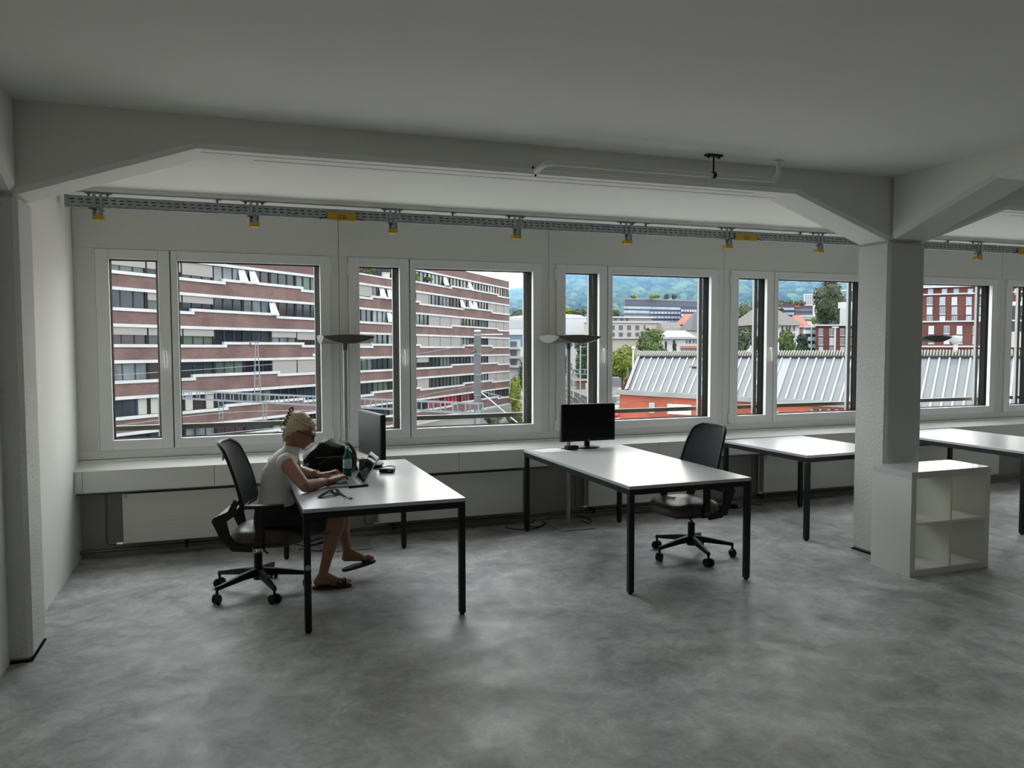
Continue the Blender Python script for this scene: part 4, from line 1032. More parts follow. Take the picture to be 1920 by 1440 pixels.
for fl_ in range(0, 8):
    zl = (3-fl_)*FH                          # lintel centre of this floor relative to L3
    s0 = 0 if fl_ > 0 else s_of(766)
    lab_top = (fl_ == 0)
    m_l = MB(); strip(m_l, s0, SL, zl-.145, zl+.145, -.3, .12); m_l.build('lintel_band', EXW, BB)
    if fl_ == 0:
        m_b = MB(); strip(m_b, s0, SL, zl+.145, zl+1.45, -.3, 0); m_b.build('brick_band', BRK1, BB)
        m_b = MB(); strip(m_b, s0, SL, zl+1.45, zl+1.52, -.35, .06); m_b.build('coping', EXW, BB)
    steps = stepsA if fl_ % 2 == 1 else stepsB
    segs = []; cur = 1 if fl_ % 2 == 1 else 0; a = s0
    for px, r_ in steps:
        sx = s_of(px)
        if sx > a+.2: segs.append((a, sx, cur)); a = sx
        cur = r_
    segs.append((a, SL, cur))
    for (a, b, r_) in segs:
        zz = zl-1.99+(.31 if r_ else 0)
        m_s = MB(); strip(m_s, a, b, zz, zz+.29, -.3, .14); m_s.build('sill_band', EXW, BB)
        if r_:
            m_s = MB(); strip(m_s, a, b, zl-1.99, zz, -.3, 0); m_s.build('brick_band', BRK1, BB)
    for (a, b, r_), (c, d_, r2) in zip(segs, segs[1:]):
        m_s = MB(); strip(m_s, b-.2, b+.2, zl-1.99, zl-1.99+.60, -.3, .13, 5); m_s.build('sill_step', EXW, BB)
    m_b = MB(); strip(m_b, s0, SL, zl-FH+.145, zl-1.99, -.3, 0); m_b.build('brick_band', BRK1, BB)
    # windows bay by bay
    if fl_ > 6: zbot = zl-1.99
    for i in range(len(bounds)-1):
        a, b = bounds[i], bounds[i+1]
        if b <= s0+1 or b-a < .8: continue
        a = max(a, s0); pc = px_of((a+b)/2)
        mode = next((f for (p0, p1, f) in blinds[fl_] if p0 <= pc <= p1), 0)
        wn = MB(); npn = 3
        for j in range(npn+1):
            sx = a+(b-a)*j/npn; ww = .17 if j in (0, npn) else .05
            strip(wn, max(0, sx-ww), min(SL, sx+ww), zl-1.75, zl-.14, -.28, -.10, 5)
        strip(wn, a, b, zl-1.72, zl-1.66, -.28, -.12, 2.2)
        wo = wn.build('window', EXD, BB)
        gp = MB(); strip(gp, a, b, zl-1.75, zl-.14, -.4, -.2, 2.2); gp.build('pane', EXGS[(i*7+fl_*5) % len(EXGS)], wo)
        if mode:
            bl_ = MB(); h = 1.56*mode; strip(bl_, a+.10, b-.10, zl-.145-h, zl-.145, -.08, -.03, 2.2); bl_.build('blind', BLIND, BB)
        elif fl_ == 5 and pc < 430 or fl_ == 6 and 800 < pc < 880:
            for j in range(npn):
                if (i+j) % 3 == 2: continue
                cb = MB(); strip(cb, a+(b-a)*(j+.14)/npn, a+(b-a)*(j+.86)/npn, zl-1.66, zl-.14, -.19, -.17, 3); cb.build('curtain', RED if fl_ == 6 else CURT, BB)
    for px in vents.get(fl_, []):
        sx = s_of(px); wv = .45 if px < 600 else .55
        q0 = pt(sx-wv, -.12, zl-.2)-BL; q1 = pt(sx+wv*.6, .02, zl-.2)-BL; q2 = pt(sx+wv, .55, zl-1.6)-BL; q3 = pt(sx-wv, .15, zl-1.6)-BL
        th_ = Vector((.04, .04, 0))
        MB().add([q0, q1, q2, q3]+[q+th_ for q in (q0, q1, q2, q3)], [(0, 1, 2, 3), (4, 7, 6, 5), (0, 4, 5, 1), (1, 5, 6, 2), (2, 6, 7, 3), (3, 7, 4, 0)]).build('open_vent', EXW, BB)
# plinth, end wall and roof core
mb = MB(); strip(mb, 0, SL, -15.2, -13.3, -.3, .0); mb.build('plinth', EXW, BB)
core = [pt(SL*i/14, -.45, 0) for i in range(15)]; backp = [pt(SL*i/14, -16, 0) for i in range(14, -1, -1)]
poly = [(p.x-BL.x, p.y-BL.y) for p in core+backp]
MB().prism(poly, lambda u, v, q: Vector((u, v, q)), 0, P3[3].z+2*FH+1.2-GZ-.2).build('core', mat('inner_dark', (.03, .03, .032), .9), BB)
p955 = pt(SL, 0, 0); e2 = Vector((p955.x+4.5, p955.y+20, p955.z))
mbE = MB()
for fl_ in range(0, 8):
    zl = (3-fl_)*FH
    mbE = MB().add([pt(SL, 0, zl+.145)-BL, e2+Vector((0, 0, zl+.145))-BL, e2+Vector((0, 0, zl+FH-1.99))-BL, pt(SL, 0, zl+FH-1.99)-BL], [(0, 1, 2, 3)], [[(0, 0), (20, 0), (20, 1.2), (0, 1.2)]]); mbE.build('end_wall', BRK1, BB)
core2 = [pt(s_of(766)+(SL-s_of(766))*i/6, -.45, 0) for i in range(7)]; b2 = [pt(s_of(766)+(SL-s_of(766))*i/6, -13, 0) for i in range(6, -1, -1)]
MB().prism([(p.x-BL.x, p.y-BL.y) for p in core2+b2], lambda u, v, q: Vector((u, v, q)), P3[3].z+FH*2-GZ, P3[3].z+3*FH+1.2-GZ-.3).build('penthouse', mat('inner_dark', (.03, .03, .032), .9), BB)
# coping of the terrace part
mb = MB(); strip(mb, 0, s_of(768), 2*FH+.145, 2*FH+1.20, -.3, 0); mb.build('brick_band', BRK1, BB)
mb = MB(); strip(mb, 0, s_of(768), 2*FH+1.20, 2*FH+1.42, -.35, .08); mb.build('coping', EXW, BB)

# ---------------------------------------------------------------- plants
def crown(name, m, n, rx, ry, rz, leaf, parent=None, seed=1, tall=1.0, lobes=9, inner=True):
    """leafy crown: lobes of small leaf quads around the origin (base at z = 0)"""
    R_ = random.Random(seed); mb = MB()
    cs = []
    for i in range(lobes):
        a = R_.uniform(0, 2*PI); h = R_.uniform(.15, .9); k = math.sin(PI*min(.97, h*.86+.1))**.6
        cs.append((rx*.55*k*math.cos(a)*R_.uniform(.4, 1), ry*.55*k*math.sin(a)*R_.uniform(.4, 1), rz*2*h, R_.uniform(.38, .6)))
    cs.append((0, 0, rz, .75))
    for i in range(n):
        c = R_.choice(cs); u = R_.uniform(-1, 1); a = R_.uniform(0, 2*PI); q = math.sqrt(1-u*u)
        rr = c[3]*R_.uniform(.72, 1.05)
        p = Vector((c[0]+rx*rr*q*math.cos(a), c[1]+ry*rr*q*math.sin(a), c[2]+rz*rr*u*.9))
        if p.z < 0: p.z = abs(p.z)*.3
        nrm = Vector((q*math.cos(a)+R_.uniform(-.7, .7), q*math.sin(a)+R_.uniform(-.7, .7), u+R_.uniform(-.2, .9))).normalized()
        t1 = nrm.orthogonal().normalized(); t1 = (Matrix.Rotation(R_.uniform(0, 6.3), 3, nrm) @ t1); t2 = nrm.cross(t1)
        s_ = leaf*R_.uniform(.6, 1.35)
        mb.add([p-t1*s_, p-t2*s_*.6+nrm*s_*.15, p+t1*s_, p+t2*s_*.6+nrm*s_*.15], [(0, 1, 2, 3)])
    if inner:
        for c in cs:
            for rg in [sph((c[0], c[1], c[2]), c[3]*.74, 8, 6, (rx, ry, rz*.9))]: mb.loft(rg)
    return mb.build(name, m, parent)
def tree(label, px, py_base, py_top, d, wpx, m, seed, name='tree', n=900, leaf=None, group=None, trunk=True, lob=9):
    k_ = 1.0 if px < 1000 and d < 300 else (1.6 if d < 300 else 1.35)
    d *= k_; leaf = leaf*k_ if leaf else None
    b = at(px, py_base, d); top = at(px, py_top, d); r = wpx/2*d/F; hgt = top.z-b.z
    t = thing(name, label, 'tree', (b.x, b.y, GZ if trunk else b.z), group=group)
    z0 = b.z-GZ if trunk else 0
    c = crown('crown', m, n, r, r, hgt/2/1.1, leaf or max(.12, r*.11), t, seed, lobes=lob); c.location.z = z0
    if trunk: MB().tube([(0, 0, 0), (r*.05, 0, z0+hgt*.5)], [.22, .12], 7).build('trunk', BARK, t)
    return t
# roof terrace plants
for i, (px, py, wd, hh, m, lb) in enumerate([(680, 510, 22, 16, LEAF3, 'yellow-green shrub at the left end of the roof terrace'), (697, 513, 22, 18, mat('leaf_red', (.14, .045, .03), .8, col2=(.2, .12, .04), vscale=.8), 'reddish shrub on the roof terrace'), (716, 516, 24, 22, LEAF1, 'round green shrub on the roof terrace'), (748, 521, 20, 20, LEAF2, 'dark green shrub at the right end of the roof terrace')]):
    s_ = s_of(px); b = pt(s_, -1.6, 2*FH+1.42); d = 108
    t = thing('terrace_shrub', lb, 'shrub', b); r = wd/2*d/F
    crown('crown', m, 420, r, r, hh/2*d/F, .16, t, 40+i, lobes=5)
b = pt(s_of(738), -1.2, 2*FH+1.2)
t = thing('roof_vent', 'white boxy vent hood on the roof terrace', 'vent', b); MB().box((-.5, -.4, 0), (.5, .4, .95)).build('body', EXW, t, bevel=.05); MB().box((-.55, -.45, .95), (.55, .45, 1.08)).build('hood', EXW, t, bevel=.03)
for i, (px, w_) in enumerate([(782, 12), (803, 22), (838, 18)]):
    b = pt(s_of(px), .1, 3*FH-1.7); t = thing('balcony_plant', ['green balcony plant at the left of the top storey', 'tall green balcony plant on the top storey', 'low bushy balcony plant on the top storey'][i], 'plant', b)
    crown('leaves', LEAF3 if i != 1 else LEAF1, 260, w_/2*122/F, .4, .55 if i < 2 else .35, .13, t, 60+i, lobes=4)

# ---------------------------------------------------------------- railway gear
def lattice(mb, p0, p1, side, h, n, r=.05, up=Vector((0, 0, 1))):
    """flat girder from p0 to p1: two chords and uprights"""
    mb.tube([p0, p1], r, 6); mb.tube([p0+up*h, p1+up*h], r, 6)
# signal gantry
A = at(300, 745.5, 60); B_ = at(897, 776, 46)
G = thing('signal_gantry', 'long grey steel signal gantry crossing in front of the brick block', 'gantry', (A.x, A.y, GZ))
o = Vector((A.x, A.y, GZ)); a = A-o; b = B_-o; b.z = (B_-o).z; dr = (b-a); side = Vector((-dr.y, dr.x, 0)).normalized()*.5
hh0 = (802-780)*50/F*1.2
aT = at(300, 731.5, 60)-o; bT = at(897, 757.5, 46)-o
for sd_, nm in ((0, 'front'), (1, 'rear')):
    q = side*sd_
    MB().loft([[p+q+Vector((dx, 0, dz)) for dx, dz in ((-.04, -.04), (.04, -.04), (.04, .04), (-.04, .04))] for p in (a, b)]).build('bottom_chord', GALV, G)
    MB().loft([[p+q+Vector((dx, 0, dz)) for dx, dz in ((-.04, -.04), (.04, -.04), (.04, .04), (-.04, .04))] for p in (aT, bT)]).build('top_chord', GALV, G)
    for i in range(33):
        t_ = i/32; p0 = a.lerp(b, t_)+q; p1 = aT.lerp(bT, t_)+q
        MB().loft([[p+Vector((dx, dy, 0)) for dx, dy in ((-.034, -.034), (.034, -.034), (.034, .034), (-.034, .034))] for p in (p0, p1)]).build('upright', GALV, G)
MB().tube([Vector((b.x, b.y, 0)), b+Vector((0, 0, .2))], .16, 8).build('leg', GALV, G); MB().tube([Vector((a.x, a.y, 0)), a], .16, 8).build('leg', GALV, G)
# lattice mast on the gantry
def lmast(label, px, py0, py1, d, w0, w1, n, zup=True, name='lattice_mast', down=False):
    b = at(px, py0, d); tp = at(px, py1, d); H_ = tp.z-b.z
    t = thing(name, label, 'mast', b)
    for sx in (-1, 1):
        for sy in (-1, 1):
            MB().tube([(sx*w0, sy*w0, 0), (sx*w1, sy*w1, H_)], .03, 5).build('corner_post', GALV, t)
    for i in range(n+1):
        q = i/n; ww = w0+(w1-w0)*q; z = H_*q
        mb = MB()
        for (x0, y0, x1, y1) in ((-1, -1, 1, -1), (1, -1, 1, 1), (1, 1, -1, 1), (-1, 1, -1, -1)): mb.tube([(x0*ww, y0*ww, z), (x1*ww, y1*ww, z)], .022, 4)
        mb.build('ring', GALV, t)
    return t
m1 = lmast('grey lattice mast standing on the signal gantry', 483, 737, 642, 55, .20, .07, 7)
MB().tube([(-.5, 0, 3.56), (.18, 0, 3.54)], .04, 6).build('top_arm', GALV, m1); MB().lathe([(.04, 0), (.07, -.1), (.07, -.2), (.03, -.3)], 8, Matrix.Translation((-.42, 0, 3.54))).build('insulator', mat('insulator', (.05, .045, .04), .4), m1)
lmast('short grey lattice drop post hanging under the gantry at the left', 415, 793, 752, 56, .10, .17, 4)
lmast('short grey lattice drop post hanging under the gantry behind the woman', 497, 797, 757, 54, .10, .10, 4)
t = thing('lamp_post', 'slim white yard lamp post rising from the gantry by the window frame', 'lamp post', at(597, 790, 52)); MB().tube([(0, 0, 0), (0, 0, 4.3)], .06, 8).build('pole', EXW, t); MB().box((-.28, -.12, 4.3), (.28, .12, 4.46)).build('lamp_head', EXW, t, bevel=.03)
# concrete mast
b = at(896, 800, 52); tp = at(896, 622, 52)
t = thing('concrete_mast', 'thick grey concrete catenary mast in front of the brick block', 'mast', (b.x, b.y, GZ))
MB().lathe([(.27, 0), (.235, tp.z-GZ-.35), (.22, tp.z-GZ)], 14).build('shaft', mat('mast_concrete', (.085, .088, .088), .8, var=.15, vscale=2), t, smooth=True)
MB().lathe([(.25, tp.z-GZ-.28), (.25, tp.z-GZ-.14)], 14).build('band', GALV, t); MB().lathe([(.23, tp.z-GZ), (.23, tp.z-GZ+.1), (.02, tp.z-GZ+.12)], 14).build('cap', EXW, t)
zz = tp.z-GZ
MB().tube([(0, 0, zz-.2), (1.6, -.45, zz-.18)], .045, 6).build('arm', EXW, t)
MB().tube([(0, 0, zz-.2), (-.28, .08, zz-.24)], .05, 6).build('arm_stub', GALV, t)
for q in ((-.1, -.75, -.65), (1.25, -.28, -.5)): MB().lathe([(.03, -.22), (.07, -.12), (.07, .12), (.03, .22)], 8, Matrix.Translation((q[0]-.25, q[1]*.4, zz-1.1+q[2]*.3)) @ Matrix.Rotation(1.0, 4, 'Y')).build('insulator', mat('insulator', (.05, .045, .04), .4), t)
MB().tube([(.1, -.1, zz-.75*5.2), (2.6, -.7, zz-6.1)], .05, 6).build('stay', EXW, t)
MB().tube([(.1, -.1, zz-3.9), (5.2, -1.5, zz-5.2)], .015, 5).build('stay_wire', EXW, t)
for i in range(4): MB().lathe([(.28, zz-1.5-1.35*i), (.28, zz-1.44-1.35*i)], 14).build('band', GALV, t)
# wires
WIRE = mat('wire', (.22, .22, .22), .4, .5)
for i, (q, lb) in enumerate([([(205, 704, 44), (420, 690, 50), (600, 676, 58)], 'overhead line wire crossing the leftmost window high up'), ([(205, 800, 40), (420, 774, 45), (600, 769, 50)], 'overhead line wire low in the leftmost window'), ([(670, 676, 60), (780, 664, 58), (897, 643, 51.9)], 'overhead line wire running to the concrete mast'), ([(780, 745, 60), (830, 734, 58), (895, 722, 52)], 'lower wire running to the concrete mast'), ([(360, 818, 36), (480, 806, 38), (610, 792, 40)], 'overhead line wire at the bottom of the leftmost window'), ([(700, 815, 40), (900, 806, 42), (1000, 800, 44)], 'overhead line wire at the bottom of the second window')]):
    P = [at(*p) for p in q]; o = P[0]
    t = thing('overhead_wire', lb, 'wire', o, group='overhead line wires'); MB().tube([p-o for p in smoothpath(P, 6)], .018, 5).build('strand', WIRE, t)

# far gantry and masts by the tracks
def portal(label, px0, px1, py0, py1, d, n):
    a = at(px0, py1, d); b = at(px1, py1, d); h = (py1-py0)*d/F
    t = thing('rail_portal', label, 'gantry', (a.x, a.y, GZ)); o = Vector((a.x, a.y, GZ)); a = a-o; b = b-o; b.z = a.z
    for z in (0, h): MB().loft([[p+Vector((0, dy, z+dz)) for dy, dz in ((-.12, -.1), (.12, -.1), (.12, .1), (-.12, .1))] for p in (a, b)]).build('chord', GALV, t)
    for i in range(n+1):
        p = a.lerp(b, i/n); MB().loft([[p+Vector((dx, dy, z)) for dx, dy in ((-.12, -.1), (.12, -.1), (.12, .1), (-.12, .1))] for z in (0, h)]).build('upright', GALV, t)
    for p in (a, b): MB().tube([Vector((p.x, p.y, 0)), p], .2, 6).build('leg', GALV, t)
portal('distant grey portal girder over the tracks beside the brick block', 975, 1130, 693, 702, 175, 14)
portal('distant grey portal girder in front of the bright green trees', 1128, 1190, 693, 704, 160, 7)
for i, (px, p0, p1, d, lb) in enumerate([(1075, 638, 735, 178, 'thin pale catenary mast left of the curved tracks'), (1088, 648, 736, 182, 'pale catenary mast with side arms above the curved tracks'), (1177, 690, 728, 140, 'short grey mast next to the shed gable'), (1187, 655, 690, 88, 'white yard light just left of the metal roof'), (985, 600, 700, 150, 'thin dark mast behind the second window frame')]):
    b = at(px, p1, d); tp = at(px, p0, d); t = thing('catenary_mast', lb, 'mast', (b.x, b.y, GZ), group='masts along the tracks'); hh = tp.z-GZ
    MB().tube([(0, 0, 0), (0, 0, hh)], [.16, .11], 7).build('pole', EXW if i in (0, 1, 3) else GALV, t)
    for q in ((.3, 1.3), (2.2, 1.3)) if i < 2 else (): MB().tube([(0, 0, hh-q[0]), (q[1], -.2, hh-q[0])], .05, 5).build('arm', EXW, t)
    if i == 3: MB().lathe([(.02, hh), (.22, hh+.05), (.22, hh+.25), (.02, hh+.35)], 10).build('lamp', EXW, t)
# tracks: curving rails on sleepers
for k, (pts, lb) in enumerate([([(1034, 727, 0), (1075, 738, 0), (1100, 752, 0), (1112, 775, 0), (1112, 812, 0)], 'curved railway track nearest the shed'), ([(1030, 733, 0), (1068, 745, 0), (1082, 760, 0), (1086, 780, 0), (1080, 812, 0)], 'curved railway track left of the nearest one'), ([(1030, 741, 0), (1050, 750, 0), (1060, 764, 0), (1060, 782, 0), (1050, 812, 0)], 'curved railway track furthest to the left')]):
    P = smoothpath([atz(x, y, GZ) for x, y, _ in pts], 10); o = P[0].copy(); t = thing('railway_track', lb, 'track', o, group='curved railway tracks'); L = []
    L2 = []; acc = 0; sl = []
    for i, p in enumerate(P):
        td = (P[min(i+1, len(P)-1)]-P[max(i-1, 0)]).normalized(); sd_ = Vector((-td.y, td.x, 0)); L.append(p+sd_*.72-o); L2.append(p-sd_*.72-o)
        sl.append((p-o, td, sd_))
    for q in (L, L2): MB().loft([[p+Vector((dx, 0, z)) for dx, z in ((-.06, .12), (.06, .12), (.06, .28), (-.06, .28))] for p in q]).build('rail', mat('rust_rail', (.055, .045, .04), .6, .3), t)
    mb = MB()
    for (p, td, sd_), (p2, _, _) in zip(sl, sl[1:]):
        ln = (p2-p).length; nn = max(1, int(ln/1.4))
        for j in range(nn):
            c = p.lerp(p2, j/nn); mb.add([c+sd_*s1*1.25+td*s2*.13+Vector((0, 0, z)) for z in (0, .12) for s1, s2 in ((-1, -1), (1, -1), (1, 1), (-1, 1))], [(0, 3, 2, 1), (4, 5, 6, 7), (0, 1, 5, 4), (1, 2, 6, 5), (2, 3, 7, 6), (3, 0, 4, 7)])
    stuff(mb.build('sleepers', mat('sleeper', (.06, .055, .05), .9), t))

# ---------------------------------------------------------------- long shed with metal roof
def lerpv(a, b, t): return a+(b-a)*t
eL, eR = at(1172, 733, 45), at(1960, 777, 33.0)
rL, rR = at(1197, 668, 53.5), at(1965, 668, 41.5)
SH = thing('factory_shed', 'long brick shed with grey standing-seam metal roof and tiled ridge', 'building', (eL.x, eL.y, GZ))
so = Vector((eL.x, eL.y, GZ)); e0, e1, r0, r1 = eL-so, eR-so, rL-so, rR-so
nrm = (e1-e0).cross(r0-e0).normalized()
if nrm.z < 0: nrm = -nrm
METAL = mat('sheet_metal', (.078, .084, .089), .6, 0, .3, var=.12, vscale=.6); METAL2 = mat('sheet_metal_pale', (.17, .185, .20), .6, 0, .3)
SEAM = mat('seam_metal', (.22, .23, .24), .6, 0, .3)
ns = 46; pale = {10: (0, 1), 17: (.02, .62)}
for i in range(ns):
    a0, a1 = i/ns, (i+1)/ns
    q = [lerpv(e0, e1, a0), lerpv(e0, e1, a1), lerpv(r0, r1, a1), lerpv(r0, r1, a0)]
    MB().add(q+[p-nrm*.12 for p in q], [(0, 1, 2, 3), (7, 6, 5, 4), (0, 4, 5, 1), (1, 5, 6, 2), (2, 6, 7, 3), (3, 7, 4, 0)]).build('roof_panel', METAL2 if i in (10, 19) else METAL, SH)
    p0 = lerpv(e0, e1, a0); p1 = lerpv(r0, r1, a0); tdir = (e1-e0).normalized()*.045
    MB().add([p0-tdir, p0+tdir, p1+tdir, p1-tdir]+[p+nrm*.07 for p in (p0-tdir, p0+tdir, p1+tdir, p1-tdir)], [(0, 3, 2, 1), (4, 5, 6, 7), (0, 1, 5, 4), (1, 2, 6, 5), (2, 3, 7, 6), (3, 0, 4, 7)]).build('seam', SEAM, SH)
# roof hatch
c = lerpv(lerpv(e0, e1, 8.5/ns), lerpv(r0, r1, 8.5/ns), .66); tx = (e1-e0).normalized(); ty = (r0-e0).normalized()
MB().add([c+tx*a_*.34+ty*b_*.16+nrm*z for z in (0, .1) for a_, b_ in ((-1, -1), (1, -1), (1, 1), (-1, 1))], [(0, 3, 2, 1), (4, 5, 6, 7), (0, 1, 5, 4), (1, 2, 6, 5), (2, 3, 7, 6), (3, 0, 4, 7)]).build('roof_hatch', EXD, SH)
# eave gutter and brick wall
out = Vector((e1.y-e0.y, e0.x-e1.x, 0)).normalized()
if out.dot(CAM-eL) < 0: out = -out
GUT = mat('gutter_concrete', (.21, .212, .205), .8, var=.12, vscale=1)
e0b = e0-(e1-e0).normalized()*.35
MB().add([p+out*u+Vector((0, 0, z)) for p in (e0b, e1) for u, z in ((-.3, .03), (.2, .05), (.2, -.2), (-.3, -.2))], [(0, 1, 2, 3), (7, 6, 5, 4), (0, 4, 5, 1), (1, 5, 6, 2), (2, 6, 7, 3), (3, 7, 4, 0)]).build('eave_gutter', GUT, SH)
ll = (e1-e0).length; wb = [e0b, e1]
mb = MB().add([Vector((e0b.x, e0b.y, 0)), Vector((e1.x, e1.y, 0)), Vector((e1.x, e1.y, e1.z-.15)), Vector((e0b.x, e0b.y, e0b.z-.15))], [(0, 1, 2, 3)], [[(0, 0), (ll, 0), (ll, 9.5), (0, 9.5)]])
gr = r0-out*0; gl = 9
mb.add([Vector((e0b.x, e0b.y, 0)), Vector((r0.x, r0.y, 0)), Vector((r0.x, r0.y, r0.z-.1)), Vector((e0b.x, e0b.y, e0b.z-.1))], [(0, 1, 2, 3)], [[(0, 0), (9, 0), (9, 11.5), (0, 9.5)]])
mb.build('brick_wall', BRK2, SH)
MB().add([e0+Vector((-.02, -.02, -.1)), r0+Vector((-.02, -.02, -.1)), r0+Vector((-.02, -.02, .12)), e0+Vector((-.02, -.02, .1)), e0+tx*.18+Vector((0, 0, .14)), r0+tx*.18+Vector((0, 0, .16))], [(0, 1, 2, 3), (3, 2, 5, 4)]).build('verge_board', GALV, SH)
# rear slope so that the roof has a far side
rb0, rb1 = r0-out*8+Vector((0, 0, -2.4)), r1-out*8+Vector((0, 0, -2.4))
MB().add([r0, r1, rb1, rb0], [(0, 1, 2, 3)]).build('rear_slope', METAL, SH)
# ridge tiles
TILE = mat('ridge_tile', (.27, .255, .22), .8, var=.2, vscale=3)
nt_ = 150; upv = Vector((0, 0, 1)); rd = (r1-r0); step_ = rd/nt_; th_ = rd.normalized()
base_h = .18
tile_me = None
for i in range(nt_):
    c = r0+rd*((i+.5)/nt_); hw = step_.length*.34
    if tile_me is None:
        mb = MB(); rg = []
        for u, hh in ((-1, 0), (-.7, .09), (0, .14), (.7, .09), (1, 0)):
            rg.append((u, hh))
        vs = []
        for w_, zz in ((0, 0.0), (1, .0)):
            pass
        sl_ = (e0-r0).normalized(); sl_ = (sl_-th_*sl_.dot(th_)).normalized()
        front = [th_*u*hw+sl_*.50+nrm*(hh+.10) for u, hh in rg]; topr = [th_*u*hw+upv*(hh+.26) for u, hh in rg]; back_ = [th_*u*hw-out*.5+upv*(hh+.02) for u, hh in rg]
        vs = front+topr+back_; fs = []
        for k in range(4):
            fs += [(k, k+1, 6+k, 5+k), (5+k, 6+k, 11+k, 10+k)]
        fs.append((0, 1, 2, 3, 4)[::-1])
        ob = MB().add(vs, fs).build('ridge_tile', TILE, SH); tile_me = ob.data; ob.location = c
    else:
        ob = bpy.data.objects.new('ridge_tile', tile_me); COL.objects.link(ob); ob.parent = SH; ob.location = c
MB().add([p+o_ for p in (r0, r1) for o_ in ((e0-r0).normalized()*.55+nrm*.05, upv*.24, -out*.55)], [(0, 3, 4, 1), (1, 4, 5, 2)]).build('ridge_bed', mat('ridge_bed', (.07, .068, .06), .9), SH)
MB().add([p+(e0-r0).normalized()*.58+nrm*z for p in (r0, r1) for z in (.01, .14)], [(0, 2, 3, 1)]).build('ridge_flashing', EXD, SH)
# wall details: small window, sign board, cabinets
wd_ = (e1-e0b).normalized()
def onwall(px, py):
    r_ = ray(px, py); n_ = out; p = eL; k = (p-CAM).dot(n_)/r_.dot(n_); return CAM+r_*k-so
def wallbox(px0, py0, px1, py1, n_, m, par=SH, o1=.08, o0=-.1):
    a = onwall(px0, py0); b = onwall(px1, py0); c = onwall(px1, py1); d = onwall(px0, py1)
    c.z = d.z = (c.z+d.z)/2; a.z = b.z = (a.z+b.z)/2; d.x, d.y = a.x, a.y; c.x, c.y = b.x, b.y
    return MB().add([p+out*o0 for p in (a, b, c, d)]+[p+out*o1 for p in (a, b, c, d)], [(0, 1, 2, 3), (7, 6, 5, 4), (0, 4, 5, 1), (1, 5, 6, 2), (2, 6, 7, 3), (3, 7, 4, 0)]).build(n_, m, par)
wn = wallbox(1218, 755, 1228, 774, 'window', EXW, o1=.06); wallbox(1219.2, 757, 1222.6, 772, 'pane', mat('pale_glass', (.25, .30, .34), .2), wn, .075); wallbox(1223.4, 757, 1226.8, 772, 'pane', mat('pale_glass', (.25, .30, .34), .2), wn, .075)
sg = wallbox(1253, 758, 1297, 777, 'sign_board', mat('sign_white', (.48, .48, .48), .6), o1=.12)
wallbox(1267, 761, 1280, 763, 'sign_mark', mat('sign_red_pale', (.42, .28, .26), .6), sg, .125)
wallbox(1452, 771.5, 1461, 780, 'notice', mat('notice_pale', (.34, .42, .45), .6), o1=.08)
for px in (1523, 1539, 1555, 1570): wallbox(px, 766, px+4, 776, 'vent_pipe', GALV, o1=.3)
wallbox(1527, 768, 1536, 776, 'cabinet', mat('dark_cab', (.06, .06, .06), .6), o1=.3)
wallbox(1424, 770, 1427, 779, 'cabinet', mat('dark_cab', (.06, .06, .06), .6), o1=.3)
# vent hood on the ridge
c = r0+rd*.815; M_ = Matrix.Translation(c)
MB().lathe([(.12, .1), (.12, .65), (.3, .85), (.34, 1.1), (.05, 1.15)], 12, M_).build('ridge_vent', EXW, SH, smooth=True)
for px, hh in ((1407, .5), (1424, .75), (1459, .7)):
    c = at(px, 662, 52)-so; MB().tube([c, c+Vector((0, 0, hh))], .06, 7).build('roof_pipe', EXW, SH)

